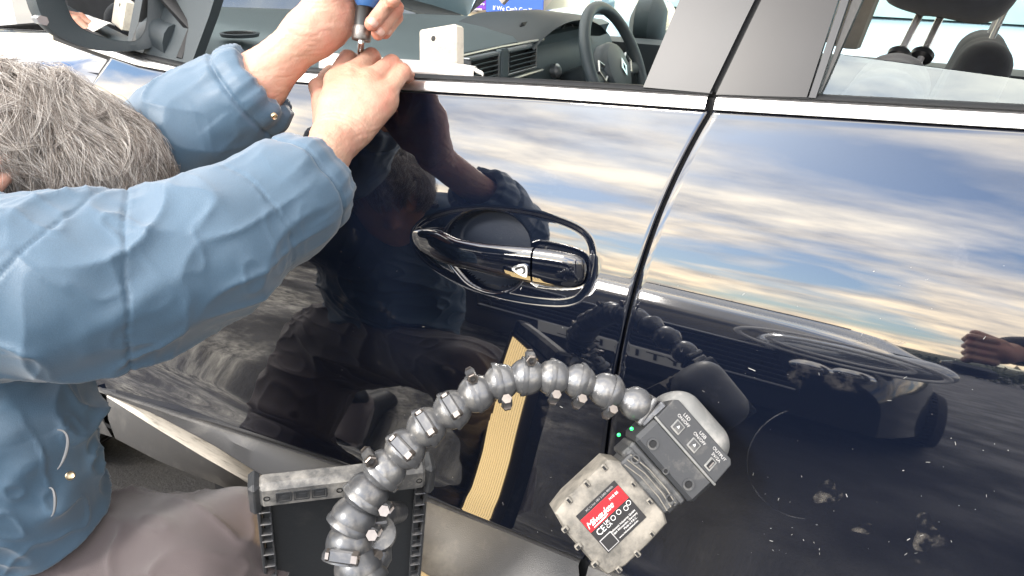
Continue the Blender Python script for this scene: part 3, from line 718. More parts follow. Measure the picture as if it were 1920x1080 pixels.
nose.grid([ring0, [(x-.12, .9+(y-.9)*.93, .55+(z-.55)*.85) for x, y, z in ring0], [(x-.18, .9+(y-.9)*.8, .55+(z-.55)*.5) for x, y, z in ring0]]); nose.build('front_bumper', M['paint'], car)
# cowl below windscreen
mb = MB(); mb.box((-1.48, .9, .985), (.14, 1.45, .04), bev=.01); mb.build('cowl_panel', M['rubber'], car)

# --- wheels
def wheel(parent, x, y, z=.35, r=.35, side=-1):
    t = MB(); t.lathe([(r*.62, -.1), (r*.9, -.11), (r*.985, -.085), (r, -.04), (r, .04), (r*.985, .085), (r*.9, .11), (r*.62, .1)], (x, y, z), (0, 1, 0), 48)
    for k in range(48):
        a = 2*pi*k/48; t.box((x+cos(a)*r*.998, y, z+sin(a)*r*.998), (.012, .16, .02), [(cos(a), 0, sin(a)), (0, 1, 0), (-sin(a), 0, cos(a))])
    wo_ = t.build('wheel', M['tyre'], parent)
    q = MB(); q.lathe([(r*.63, .09*side*-1), (r*.63, 0), (r*.60, .1*side), (r*.56, .085*side)], (x, y, z), (0, 1, 0), 40)
    for k in range(5):
        a = 2*pi*k/5+.3; ca, sa = cos(a), sin(a); q.box((x+ca*r*.3, y+side*.075, z+sa*r*.3), (r*.6, .02, .05), [(ca, 0, sa), (0, 1, 0), (-sa, 0, ca)], .006)
    q.lathe([(.05, 0), (.05, side*.09), (.04, side*.095), (0, side*.095)], (x, y, z), (0, 1, 0), 20)
    q.build('rim', M['rim'], wo_)
for x in (-1.86, 1.0):
    for y in (.12, 1.68): wheel(car, x, y, side=-1 if y < 1 else 1)
mb = MB(); mb.box((-1.86, .30, .45), (.9, .5, .5)); mb.build('wheel_well', M['gap'], car)
mb = MB(); mb.box((-.4, .9, .28), (2.3, 1.5, .16)); mb.build('underbody', M['gap'], car)

# --- roof, rear body, far side
mb = MB(); G = []
for xq in np.linspace(-.75, 1.7, 30):
    s = np.clip((xq+.75)/.5, 0, 1); zt = 1.545+.06*sin(pi*min(1, max(0, (xq+.75)/2.3)))-.10*max(0, xq-1.0)
    row = []
    for k in range(21):
        a = pi*k/20; row.append((xq, .9-.64*cos(a), zt-.05+.07*sin(a)**.6))
    G.append(row)
mb.grid(G); mb.build('roof', M['paint'], car)
mb = MB(); mb.grid([[(x, y_, z_-.03) for x, y_, z_ in r_] for r_ in G]); mb.build('headlining', M['liner'], car)
q = panel('rear_wing', lambda z: .865+0*z, lambda z: 1.75+0*z, lambda x: strip_lo(x)-GAPT+0*x, lambda x: np.where(np.abs(x-1.0) < .42, np.maximum(.5, .36+np.sqrt(np.clip(.42**2-(x-1.0)**2, 0, 1))), .5), crange(0, 1, 50), crange(0, 1, 30))
mb = MB(); G = []
for yq in np.linspace(.12, 1.68, 14):
    dx = -.1*((yq-.9)/.78)**2; G.append([(1.80+dx, yq, .35), (1.87+dx, yq, .6), (1.82+dx, yq, .95), (1.74+dx, yq, 1.1)])
mb.grid(G); mb.build('tailgate', M['paint'], car)
mb = MB(); G = []
for yq in np.linspace(.3, 1.5, 10): G.append([(1.74-.05*((yq-.9)/.6)**2, yq, 1.1), (1.62-.05*((yq-.9)/.6)**2, yq, 1.52)])
mb.grid(G); mb.build('tailgate_window', M['glass'], car)
# near A pillar (with sail panel) and roof rail
mb = MB(); mb.tube([H(352, 118, .03), H(372, 60, .04), (-1.22, .12, 1.22), (-.98, .19, 1.40), (-.75, .245, 1.50)], [.022, .024, .026, .028, .03], 10, squash=.55)
mb.build('a_pillar', M['rubber'], car)
sp = MB(); sp.prism([H(262, 112, .01), H(355, 130, .01), H(392, 30, .012), H(420, -60, .012), H(330, -60, .03), H(300, 30, .02)], (0, .02, 0)); sp.build('mirror_sail', M['dash2'], car)
mb = MB(); mb.tube([(-.75, .24, 1.50), (-.2, .23, 1.53), (.6, .23, 1.53), (1.5, .27, 1.47), (1.75, .3, 1.2), (1.78, .2, 1.1)], .03, 8); mb.build('roof_rail', M['paint'], car)
# far side
fd = MB(); G = []
for xq in np.linspace(-1.4, 1.75, 40):
    G.append([(xq, 1.8-float(BY(xq, z_)), z_) for z_ in np.linspace(.3, .965, 14)]+[(xq, 1.72, .97), (xq, 1.68, .96), (xq, 1.67, .4)])
fd.grid(G); fd.build('far_doors', M['dash2'], car)
def farp(z): return 1.8-float(BY(-.5, z))
for nm, pts, rad, mt in (('a_pillar', [(-1.42, farp(1.08), 1.07), (-1.1, farp(1.3), 1.32), (-.75, farp(1.5), 1.5)], .032, 'liner'),
                     ('b_pillar', [(-.25, farp(1.0), 1.0), (-.2, farp(1.25), 1.25), (-.12, farp(1.52), 1.52)], .055, 'liner'),
                     ('c_pillar', [(.62, farp(1.0), 1.0), (.6, farp(1.25), 1.25), (.5, farp(1.52), 1.52)], .04, 'dash2'),
                     ('d_pillar', [(1.72, farp(1.0), 1.0), (1.6, farp(1.25), 1.25), (1.4, farp(1.5), 1.5)], .07, 'dash2'),
                     ('roof_rail', [(-.75, farp(1.5), 1.51), (0, farp(1.52), 1.54), (1.4, farp(1.5), 1.5)], .03, 'liner')):
    mb = MB(); mb.tube(pts, rad, 10, squash=.5); mb.build(nm, M[mt], car)
for x0, x1 in ((-1.32, -.28), (-.2, .58)):
    mb = MB(); mb.add([(x0, farp(.97), .97), (x1, farp(.97), .97), (x1, farp(1.5), 1.5), (max(x0, -.75), farp(1.5), 1.5)], [(0,1,2,3)]); mb.build('far_window', M['glass_far'], car)
mc_ = P(1236, 45, 2.62); mb = MB(); mb.lathe([(.05, .02), (.085, 0), (.098, -.02), (.09, -.07), (.03, -.10)], mc_, (1, .1, 0), 28); fm = mb.build('far_door_mirror', M['dash2'], car)
mb = MB(); mb.lathe([(0, .003), (.084, .003)], mc_, (1, -.55, .1), 28); mb.build('mirror_glass', M['mirror'], fm)
# windscreen
mb = MB(); G = []
for k in range(13):
    s = k/12; yq = .16+1.48*s; bow = .07*(1-(2*s-1)**2); G.append([(-1.50-bow, yq, 1.10-.083*(yq-.52)), (-.75-bow*.6, .9+(yq-.9)*.86, 1.53)])
mb.grid(G); mb.build('windscreen', M['glass'], car)
mb = MB(); mb.box((-1.2, .9, .35), (.05, 1.6, .9)); mb.box((.3, .9, .34), (2.6, 1.6, .04)); mb.build('cabin_floor', M['gap'], car)

# --- dashboard
def dprof(y):      # (x, z) along the section
    hood = np.exp(-((y-1.28)/.24)**4)
    rg = 1.102-.083*(y-.52)
    return [(-1.50, rg), (-1.38, rg-.003), (-1.22, rg*.55+1.040*.45), (-1.08, rg*.15+.85*1.040), (-.98, 1.030), (-.955, 1.020), (-.962, 1.006),
            (-.965, .995), (-.95, .98), (-.935, .95), (-.935, .90), (-.955, .85), (-1.0, .70)]
G = []
for yq in np.linspace(.15, 1.65, 46): 
    G.append([(x, yq, z) for x, z in dprof(yq)])
mb = MB(); mb.grid(G); dash = mb.build('dashboard', M['dash'], car, True, 50)
# binnacle hood
mb = MB(); G = []
for k in range(21):
    a = -1+2*k/20; yq = 1.26+a*.25; zt = 1.078-.045*a*a-.01*abs(a)**5
    G.append([(-1.20, yq, zt-.015), (-1.05, yq, zt), (-.93, yq, zt-.006), (-.905, yq, zt-.02), (-.93, yq, zt-.03), (-1.05, yq, zt-.035)])
mb.grid(G); mb.build('instrument_hood', M['dash2'], dash)
# centre vents with louvres
def vent(y0, y1, zt, zb, xf):
    fr = MB(); b_ = .006
    fr.box((xf, (y0+y1)/2, zt), (.02, y1-y0+.02, b_), bev=.002); fr.box((xf, (y0+y1)/2, zb), (.02, y1-y0+.02, b_), bev=.002)
    fr.box((xf, y0-.006, (zt+zb)/2), (.02, b_, zt-zb), bev=.002); fr.box((xf, y1+.006, (zt+zb)/2), (.02, b_, zt-zb), bev=.002)
    f_ = fr.build('air_vent', M['dashtrim'], dash)
    bk = MB(); bk.box((xf-.008, (y0+y1)/2, (zt+zb)/2), (.008, y1-y0, zt-zb)); bk.build('vent_back', M['gap'], dash)
    for k in range(5):
        z_ = zb+(zt-zb)*(k+.5)/5; s_ = MB(); s_.box((xf+.004, (y0+y1)/2, z_), (.016, y1-y0, .003), [(cos(.4), 0, sin(.4)), (0, 1, 0), (-sin(.4), 0, cos(.4))], .001); s_.build('louvre', M['dash'], dash)
vent(.72, .84, 1.012, .955, -.925); vent(.90, 1.04, 1.012, .955, -.925)
mb = MB(); mb.box((-.921, .87, .985), (.02, .035, .07), bev=.004); v_ = mb.build('hazard_switch', M['dash'], dash)
mb = MB(); mb.tube([(-.915, .60, 1.024), (-.915, .85, 1.026), (-.915, 1.08, 1.022)], .004, 8); mb.tube([(-.915, .60, .945), (-.915, .85, .942), (-.915, 1.08, .944)], .005, 8); mb.build('silver_trim', M['dashtrim'], dash)
mb = MB(); mb.lathe([(.02, 0), (.02, .015), (.012, .022), (0, .023)], (-.92, 1.16, .93), (1, 0, .2), 16); mb.build('dial', M['dashtrim'], dash)
# side demist vent near A pillar
vc = H(450, 66, .20); vcp = np.array([vc[0], vc[1], 1.066])
dv = P(450, 66, 1.0)-CAM; tt_ = (1.086-CAM[2])/dv[2]; vcp = CAM+dv*tt_
mb = MB(); mb.lathe([(.034, -.002), (.036, .004), (.031, .005), (.029, 0)], vcp, (0, 0, 1), 28); fv = mb.build('demist_vent', M['dash2'], dash)
for k in range(6):
    mb = MB(); mb.box((vcp[0]-.022+k*.009, vcp[1], vcp[2]+.003), (.003, .046-.003*abs(k-2.5)*2, .004)); mb.build('louvre', M['gap'], dash)
print('demist', vcp)
# steering wheel
SWc = np.array([-.775, 1.27, .935]); ax_ = np.array([cos(R(24)), 0, sin(R(24))]); up_ = np.array([-sin(R(24)), 0, cos(R(24))]); sy_ = np.array([0, 1., 0])
sw = MB(); pts = [SWc+.176*(up_*cos(2*pi*k/48)+sy_*sin(2*pi*k/48)) for k in range(49)]; sw.tube(pts, .0165, 14, caps=False)
swo = sw.build('steering_wheel', M['leather'], car)
mb = MB()
for a in (R(95), R(-95), R(180)):
    d_ = up_*cos(a)+sy_*sin(a); mb.tube([SWc+d_*.05-ax_*.012, SWc+d_*.12-ax_*.008, SWc+d_*.178], [.026, .02, .016], 10, squash=.5, up=np.cross(ax_, d_))
mb.build('wheel_spoke', M['dash2'], swo)
mb = MB(); mb.lathe([(.078, -.03), (.078, 0), (.070, .012), (.045, .02), (0, .022)], SWc, ax_, 32); mb.build('airbag_cover', M['leather'], swo)
mb = MB(); em = [SWc+ax_*.023+up_*a+sy_*b for a, b in ((.026, 0), (0, .018), (-.026, 0), (0, -.018))]; ei = [SWc+ax_*.023+up_*a+sy_*b for a, b in ((.013, 0), (0, .008), (-.013, 0), (0, -.008))]
mb.add(em+ei+[p+ax_*.003 for p in em]+[p+ax_*.003 for p in ei], [(8+i, 8+(i+1) % 4, 12+(i+1) % 4, 12+i) for i in range(4)]+[(i, (i+1) % 4, 8+(i+1) % 4, 8+i) for i in range(4)]); mb.build('diamond_badge', M['chrome2'], swo, False)
for s in (-1, 1):
    mb = MB(); mb.tube([SWc+sy_*s*.075+up_*.02, SWc+sy_*s*.10+up_*.035, SWc+sy_*s*.12+up_*.01, SWc+sy_*s*.10-up_*.02, SWc+sy_*s*.078-up_*.01], .004, 8); mb.build('control_pad', M['dashtrim'], swo)
mb = MB(); mb.tube([SWc-ax_*.05, SWc-ax_*.3], .045, 12); mb.build('steering_column', M['dash2'], swo)
mb = MB(); mb.box((-.985, 1.26, 1.01), (.02, .36, .10), bev=.01); cl_ = mb.build('instrument_cluster', M['gap'], dash)
for dy in (-.1, .1):
    mb = MB(); mb.tube([np.array([-.972, 1.26+dy+.045*cos(a), 1.0+.045*sin(a)]) for a in np.linspace(0, 2*pi, 25)], .0025, 6, False); mb.build('gauge_ring', M['dashtrim'], dash)

# --- seats
def seat(y, x0=.03, dz=0):
    def sh(pts, r_): return [(np.array(a, float), ra, np.array(b, float), rb) for a, ra, b, rb in pts]
    pr = []
    for dy in (-.17, -.06, .06, .17):
        pr.append((np.array([x0-.10, y+dy, .56]), .07, np.array([x0+.0, y+dy*.85, dz-.05]), .055))
    for dy in (-.16, 0, .16): pr.append((np.array([x0-.10, y+dy, .50]), .08, np.array([x0-.58, y+dy, .52]), .08))
    D, lo, vx = sdf(pr, .009, .06); V, F = sdf_mesh(D, lo, vx)
    return mesh_obj('seat', V, F, M['fabric'], car)
def headrest(s, c, wy):
    pr = [(np.array([c[0]+dx, c[1]-wy, c[2]-dx*.15]), .045, np.array([c[0]+dx+.01, c[1]+wy, c[2]-dx*.15]), .045) for dx in (-.055, 0, .06)]+[(np.array([c[0]+.02, c[1]-wy*.9, c[2]+.09]), .05, np.array([c[0]+.02, c[1]+wy*.9, c[2]+.09]), .05)]
    D, lo, vx = sdf(pr, .005, .05); V, F = sdf_mesh(D, lo, vx); V = V.copy(); V += normals(V, F)*(.003*ridge(V*18, 3))[:, None]
    return mesh_obj('headrest', V, F, M['fabric'], s)
hp0 = P(1686, 104, 1.30); hp1 = P(1727, 22, 1.32); hq0 = P(1729, 104, 1.36); hq1 = P(1766, 26, 1.38)
s1_ = seat(.43, hp0[0]+.005, hp0[2]+.016)
hc = (hp1+hq1)/2+np.array([.012, 0, .05])
print('headrest posts', hp0, hp1, hq0, hc)
headrest(s1_, hc, .09)
for a, b in ((hp0, hp1), (hq0, hq1)):
    mb = MB(); mb.tube([a-(b-a)*.3, b+(b-a)*.4], .0066, 14); mb.build('headrest_post', M['post'], s1_)
    mb = MB(); mb.lathe([(.019, -.006), (.020, .003), (.015, .009), (.009, .011)], a, (b-a), 20); mb.build('post_collar', M['blackg'], s1_)
s2_ = seat(1.30, .10, 1.085); headrest(s2_, (.14, 1.30, 1.27), .09)
for dy in (-.07, .07):
    mb = MB(); mb.tube([(.10, 1.30+dy, 1.06), (.14, 1.30+dy, 1.28)], .006, 10); mb.build('headrest_post', M['post'], s2_)
mb = MB(); mb.box((.95, .9, .85), (.16, 1.3, .6), [(cos(.2), 0, -sin(.2)), (0, 1, 0), (sin(.2), 0, cos(.2))], .05); mb.build('rear_bench', M['fabric'], car)

# --- near door mirror
MC = P(205, -10, 1.18)
nrm = (CAM-MC); nrm = np.array([.97, -.20, .02]); nrm /= np.linalg.norm(nrm)
def mpt(px, py, d=1.18, n=nrm, c=MC, off=0.0):
    dv = P(px, py, 1)-CAM; t = ((c+n*off-CAM)@n)/(dv@n); return CAM+dv*t
print('mirror', MC, [np.round(mpt(*q), 3) for q in ((110, 0), (330, 0), (200, 95), (200, -110))])
hs = smooth_poly([(60, -60), (68, 15), (98, 62), (150, 88), (215, 98), (290, 92), (322, 60), (330, 0), (325, -80), (270, -125), (130, -130)], 2)
gsx = smooth_poly([(112, -40), (124, 14), (145, 50), (190, 70), (240, 79), (262, 74), (274, 50), (277, 0), (272, -60), (250, -90), (140, -95)], 2)
rimo = [mpt(*p) for p in hs]; rimi = [mpt(*p, off=-.010) for p in gsx]; rimm = [mpt(*(np.array(p)*.82+np.array([195, -10])*.18), off=.004) for p in hs]
cen = np.mean(rimo, 0)
mb = MB(); rows = []
rows.append(rimi); rows.append([a*.6+b*.4+nrm*.004 for a, b in zip(rimi[:], [rimo[int(i*len(rimo)/len(rimi))] for i in range(len(rimi))])])
n_ = min(len(rimo), len(rimi)); 
for back, sc_ in ((0, 1.0), (-.012, 1.02), (-.05, .97), (-.085, .82), (-.105, .55), (-.11, .1)):
    rows.append([cen+(rimo[int(i*len(rimo)/len(rimi))]-cen)*sc_+nrm*back for i in range(len(rimi))])
rows = [r_+[r_[0]] for r_ in rows]
mb.grid([list(x) for x in zip(*rows)]); mh = mb.build('door_mirror', M['dash2'], car, True, 40)
mb = MB(); mb.prism([p for p in rimi], nrm*.001); mb.build('mirror_glass', M['mirror'], mh, False)
mb = MB(); mb.prism([mpt(*p, off=.001) for p in ((68, 34), (76, 29), (88, 32), (92, 42), (88, 48), (74, 45))], nrm*-.02); mb.build('indicator_lens', M['lamp'], mh, False)
mb = MB(); a = mpt(290, 62, off=-.03); mb.tube([a, (a+H(325, 88, .03))/2, H(330, 85, .03)], [.034, .032, .034], 14, squash=.7); mb.build('mirror_arm', M['dash2'], mh)

# ================================================================== WORKER
worker = thing('person', 'grey-haired man in a blue work jacket crouching and working a rod behind the open window', 'person', (-.85, -.55, 0))
def pr(a, ra, b, rb, *k): return (P(*a), ra, P(*b), rb, *k)
def wd(*v): return np.array(v, float)
skin = []
# right hand (lower one)
wr = (630, 262, .915); fo = (575, 345, .83)
skin += [pr(fo, .031, wr, .0285, .02)]
MCP = [(630, 152, .955, .0150), (660, 140, .953, .0150), (690, 152, .950, .0148), (716, 184, .948, .0135)]
PIP = [(652, 110, .990), (696, 106, .985), (734, 119, .977), (754, 135, .972)]
DIP = [(663, 112, 1.03), (702, 108, 1.03), (744, 124, 1.02), (766, 146, 1.005)]
TIP = [(663, 140, 1.06), (702, 135, 1.06), (750, 150, 1.05), (775, 160, 1.015)]
for i in range(4):
    mc = MCP[i]; skin += [pr((wr[0]+(i-1.5)*9, wr[1]-4, wr[2]+.004), .021, mc[:3], mc[3], .013)]
    skin += [pr(mc[:3], mc[3], PIP[i], .0122, .004), pr(PIP[i], .0112, DIP[i], .0095, .004), pr(DIP[i], .0095, TIP[i], .0085, .004)]
skin += [pr((640, 215, .945), .026, (690, 190, .95), .024, .02), pr((672, 240, .93), .02, (716, 190, .95), .018, .018)]
skin += [pr((612, 230, .95), .017, (598, 165, .985), .0125, .012), pr((598, 165, .985), .0125, (618, 135, 1.015), .010, .006)]
# left hand (upper one) and forearm
cu2 = (480, 158, .960); w2 = (580, 62, .945)
skin += [pr(cu2, .035, w2, .0275, .02), pr((440, 200, .965), .031, cu2, .035, .02)]
skin += [pr(w2, .0265, (632, 14, .955), .027, .02), pr(w2, .024, (628, 50, .955), .020, .02), pr((625, 15, .95), .026, (655, -40, .955), .022, .02), pr((610, 0, .94), .022, (640, -60, .945), .020, .02)]
fin2 = [((652, 22, .985), (715, 12, .985), (741, 32, .958), (722, 60, .945)), ((650, -5, .975), (722, -12, .975), (742, 16, .948), (709, 62, .928)), ((655, -35, .965), (718, -42, .962), (735, -5, .932), (697, 45, .912)), ((660, -65, .955), (715, -72, .95), (748, -40, .93), (737, 2, .915))]
for a, b, c_, d_ in fin2:
    skin += [pr(a, .013, b, .012, .006), pr(b, .012, c_, .0105, .003), pr(c_, .0105, d_, .0092, .003)]
skin += [pr((630, -20, .925), .016, (668, -60, .915), .013, .012), pr((668, -60, .915), .013, (700, -95, .93), .011, .006)]
D, lo, vx = sdf(skin, .0014, .012); V, F = sdf_mesh(D, lo, vx)
Nn = normals(V, F)
dd = np.zeros(len(V)); red = np.zeros(len(V))
def segd(a, b):
    ba = b-a; t = np.clip(((V-a)@ba)/(ba@ba), 0, 1); return np.linalg.norm(V-a-t[:, None]*ba, axis=1), t
tow = CAM-P(*wr); tow /= np.linalg.norm(tow)
for i in range(4):
    a_ = P(wr[0]+(i-1.5)*7, wr[1]-10, wr[2])+tow*.021; b_ = P(*MCP[i][:3])+tow*(MCP[i][3]+.001); dq, t_ = segd(a_, b_); dd += .0014*np.exp(-(dq/.0042)**2)*np.clip(t_*3, 0, 1)
    for c_, w_ in ((P(*MCP[i][:3])+tow*.012, .8), (P(*PIP[i]), 1.0), (P(*DIP[i]), .6)):
        red += w_*np.exp(-(np.linalg.norm(V-c_, axis=1)/.013)**2)
    ax2 = P(*PIP[i])-P(*MCP[i][:3]); ax2 /= np.linalg.norm(ax2)
    for c_ in (P(*PIP[i]), P(*MCP[i][:3])):
        s_ = (V-c_)@ax2; rr_ = np.linalg.norm(V-c_, axis=1); dd -= .00045*np.clip(np.cos(2*pi*(s_+.001*vnoise(V*200, 3))/.0038), 0, 1)*np.exp(-(s_/.006)**2)*(rr_ < .019)
    dq, t_ = segd(P(*MCP[i][:3]), P(*PIP[i])); 
for i in range(3):
    m_ = (P(*MCP[i][:3])+P(*MCP[i+1][:3]))/2+tow*.012; n_2 = (P(*PIP[i])+P(*PIP[i+1]))/2+tow*.008; dq, t_ = segd(m_, n_2); dd -= .0022*np.exp(-(dq/.0032)**2)
fw_ax = P(*wr)-P(*fo); fw_ax /= np.linalg.norm(fw_ax)
for o_ in (-.004, .003, .009):
    s_ = (V-P(*wr))@fw_ax-o_+.002*(vnoise(V*60, 9)-.5); dd -= np.where(np.linalg.norm(V-P(*wr), axis=1) < .05, .0006*np.exp(-(s_/.0011)**2), 0)
for fn_ in fin2:
    for q_2 in fn_[2:]: red += .8*np.exp(-(np.linalg.norm(V-P(*q_2), axis=1)/.014)**2)
dq, t_ = segd(P(500, 120, .955)-CF*.034, P(600, 40, .945)-CF*.026); dd += .0012*np.exp(-(dq/.003)**2)
dd += .0005*(vnoise(V*160, 14)-.5)
V = V+Nn*dd[:, None]
kn = ridge(V*np.array([55, 55, 160]), 5)*.0006+vnoise(V*70, 2)*.0007
wrp = P(632, 235, .915); V = V-Nn*(kn)[:, None]
hands = mesh_obj('hands', V, F, M['skin'], worker)
at_ = hands.data.attributes.new('redness', 'FLOAT', 'POINT'); at_.data.foreach_set('value', np.clip(red, 0, 1).astype(np.float32))
for (d_, c_) in ((fin2[2][3], fin2[2][2]), (fin2[1][3], fin2[1][2]), (fin2[0][3], fin2[0][2])):
    tpt = P(*d_); dirn = tpt-P(*c_); dirn /= np.linalg.norm(dirn); vw = (CAM-tpt); vw /= np.linalg.norm(vw); vw = vw-dirn*(vw@dirn); vw /= np.linalg.norm(vw); sd_ = np.cross(dirn, vw)
    mb = MB(); G = []
    for i in range(7):
        for_ = (i/6-.5); row = []
        for j in range(7):
            g_ = (j/6-.5)*1.7; rr = .0090*(1-.28*abs(2*for_)**4); row.append(tpt+dirn*(for_*.0125*(1-.25*abs(g_))+.001)+vw*(rr*cos(g_)+.0009)+sd_*rr*sin(g_)*.95)
        G.append(row)
    mb.grid(G); mb.build('nail', M['nail'], hands)
# head
HD = P(104, 332, .86); fdir = wd(.62, .50, -.60); fdir /= np.linalg.norm(fdir)       # face direction
hup = wd(-.30, .15, .93); hup = hup-fdir*(hup@fdir); hup /= np.linalg.norm(hup); hr = np.cross(fdir, hup)
def hp(f_, r_, u_): return HD+fdir*f_+hr*r_+hup*u_
hd = [(hp(-.035, 0, .01), .082, hp(.035, 0, .012), .075, .04), (hp(.03, 0, -.07), .060, hp(.055, 0, -.085), .045, .04), (hp(.05, 0, -.02), .062, hp(.06, 0, -.05), .055, .03),
      (hp(.095, 0, .005), .011, hp(.118, 0, -.030), .013, .012), (hp(.06, .03, -.035), .022, hp(.075, .02, -.04), .02, .015), (hp(.06, -.03, -.035), .022, hp(.075, -.02, -.04), .02, .015),
      (hp(.075, -.03, .02), .014, hp(.075, .03, .02), .014, .015), (hp(.09, -.018, -.064), .010, hp(.09, .018, -.064), .010, .008), (hp(.085, 0, -.10), .018, hp(.08, 0, -.105), .02, .02),
      (hp(-.03, 0, -.06), .056, hp(-.10, 0, -.14), .062, .04), (hp(-.024, .080, -.010), .007, hp(-.028, .084, -.045), .007, .006), (hp(-.034, .080, -.002), .006, hp(-.04, .090, -.022), .006, .006),
      (hp(-.01, -.083, -.005), .010, hp(-.022, -.088, -.05), .009, .006), (hp(-.022, -.080, .002), .010, hp(-.03, -.094, -.025), .008, .006)]
D, lo, vx = sdf(hd, .003, .02); V, F = sdf_mesh(D, lo, vx); head = mesh_obj('head', V, F, M['skin'], worker)
for s in (-1, 1):
    mb = MB(); mb.lathe([(.0001, -.011), (.008, -.008), (.011, 0), (.008, .008), (.0001, .011)], hp(.078, s*.031, -.002), fdir, 16); e_ = mb.build('eye', M['white'], head)
# hair cap + strands
hc_ = [(hp(-.040, 0, .014), .087, hp(.030, 0, .020), .080, .03), (hp(-.055, 0, -.03), .073, hp(-.06, 0, -.06), .062, .03)]
D, lo, vx = sdf(hc_, .0035, .02); V, F = sdf_mesh(D, lo, vx)
rel = V-HD; cf = rel@fdir; cu_ = rel@hup
keep = (cu_ > -.07+(cf+.05)*.9) & (cu_ > -.1)
keep &= ~((cf > .045) & (cu_ < .045))
F = [f for f in F if all(keep[i] for i in f)]
mesh_obj('hair', V, F, M['scalp'], head)
crown = hp(-.07, -.01, .085)
CA, CB, CRd = hp(-.040, 0, .014), hp(.030, 0, .020), .0905
def skull(q):
    ab = CB-CA; t = np.clip((q-CA)@ab/(ab@ab), 0, 1); c_ = CA+ab*t; v = q-c_; l = np.linalg.norm(v); return v/l, l-(.087+(.080-.087)*t)
def hair_path(p, rnd, Ls, k, jit=.16):
    cl = vnoise(np.array([p*62.0]), 5)[0]; cl2 = vnoise(np.array([p*30.0]), 8)[0]
    nv, dl = skull(p); fl = p-crown; ln = np.linalg.norm(fl); fl = fl/(ln+.01)
    d_ = fl+np.cross(nv, fl)*(2.6*(cl2-.5)+rnd.gauss(0, jit))+fdir*.35+wd(0, 0, -.25); d_ -= nv*(d_@nv); d_ /= np.linalg.norm(d_)+1e-9
    top = .003+.008*cl**2+.003*rnd.random(); wv = (cl-.5)*2.2+rnd.gauss(0, .35); ph_ = cl2*9; q = p.copy(); out = []
    for j in range(k):
        s = j/(k-1); out.append(q.copy()); nv, dl = skull(q); d_ = d_-nv*(d_@nv)+wd(0, 0, -.10*s); d_ += np.cross(nv, d_)*wv*.35*sin(s*4+ph_); d_ -= nv*(d_@nv); d_ /= np.linalg.norm(d_)+1e-9
        q = q+d_*Ls/k; nv, dl = skull(q); want = top*sin(min(1, s*1.9+.1)*pi*.5)*(1-.35*s)+.0015; q = q+nv*(want-dl)
    return np.array(out)
def hair_root(rnd):
    while True:
        v = np.array([rnd.gauss(0, 1) for _ in range(3)]); v /= np.linalg.norm(v)
        cf, ck = v@fdir, v@hup
        if ck < -.55+cf*.9 or (cf > .62 and ck < .45) or (cf < -.75 and ck < .1): continue
        q0 = HD+fdir*(-.005)+hup*.015+v*.09+fdir*cf*.034; nv, dl = skull(q0); return q0-nv*dl
hrnd = random.Random(11); K_ = 9
guides = [hair_path(hair_root(hrnd), hrnd, .072*(.6+.7*hrnd.random()), K_, .3) for _ in range(620)]
def hair_curves(name, mt, n, rad, pick, spread):
    cu = bpy.data.curves.new(name, 'CURVE'); cu.dimensions = '3D'; cu.bevel_depth = rad; cu.bevel_resolution = 0; cu.resolution_u = 1
    for i in range(n):
        g_ = guides[hrnd.randrange(len(guides))] if hrnd.random() > pick else guides[int(len(guides)*hrnd.random()**2)]
        off = np.array([hrnd.gauss(0, 1) for _ in range(3)])*spread; cv = .55+.35*hrnd.random(); wb = np.array([hrnd.gauss(0, 1) for _ in range(3)])*.0011; f_ = 2+4*hrnd.random(); ln_ = .75+.35*hrnd.random()
        spn = cu.splines.new('POLY'); spn.points.add(K_-1)
        for j in range(K_):
            s = j/(K_-1); t = s*ln_*(K_-1); a = min(int(t), K_-2); base_ = g_[a]+(g_[a+1]-g_[a])*(t-a)
            q = base_+off*(1-cv*sin(s*pi/2))+wb*sin(f_*s*2)
            nv, dl = skull(q)
            if dl < .001: q = q+nv*(.001-dl+.0015*s)
            spn.points[j].co = (*q, 1); spn.points[j].radius = 1-.6*s
    cu.materials.append(mt); o = bpy.data.objects.new(name, cu); link(o, head, (0, 0, 0)); o['kind'] = 'stuff'; return o
hair_curves('hair_strands', M['hair'], 15000, .00021, 0, .0066)
hair_curves('hair_strands', M['hair_light'], 12000, .00019, .5, .0060)

# jacket
E1 = (250, 536, .71); SH = (-70, 545, .67)
jk = [pr((590, 333, .845), .050, (520, 385, .80), .058), pr((520, 385, .80), .058, (400, 462, .745), .066), pr((400, 456, .75), .062, E1, .064), pr(E1, .064, (120, 545, .685), .072), pr((120, 545, .685), .072, SH, .086),
      pr((318, 440, .755), .030, (380, 395, .77), .026), pr((60, 470, .70), .040, (200, 455, .715), .036)]
jk += [pr((480, 162, .962), .053, (430, 200, .97), .058), pr((430, 200, .97), .056, (340, 262, .97), .066), pr((340, 262, .97), .066, (200, 380, 1.02), .075), pr((200, 380, 1.02), .075, (20, 480, 1.02), .085)]
TC = P(-110, 560, .86); HPt = P(-90, 1010, .92)
jk += [(TC, .12, P(-100, 800, .88), .135, .06), (P(-100, 800, .88), .135, HPt, .15, .06), (P(-160, 500, .72), .09, P(-60, 500, 1.0), .09, .06), (P(-120, 420, .84), .07, P(-60, 380, .86), .062, .04),
       pr((20, 800, .83), .075, (40, 900, .85), .075, .05), pr((75, 830, .84), .045, (60, 960, .86), .05, .03)]
D, lo, vx = sdf(jk, .0028, .035)
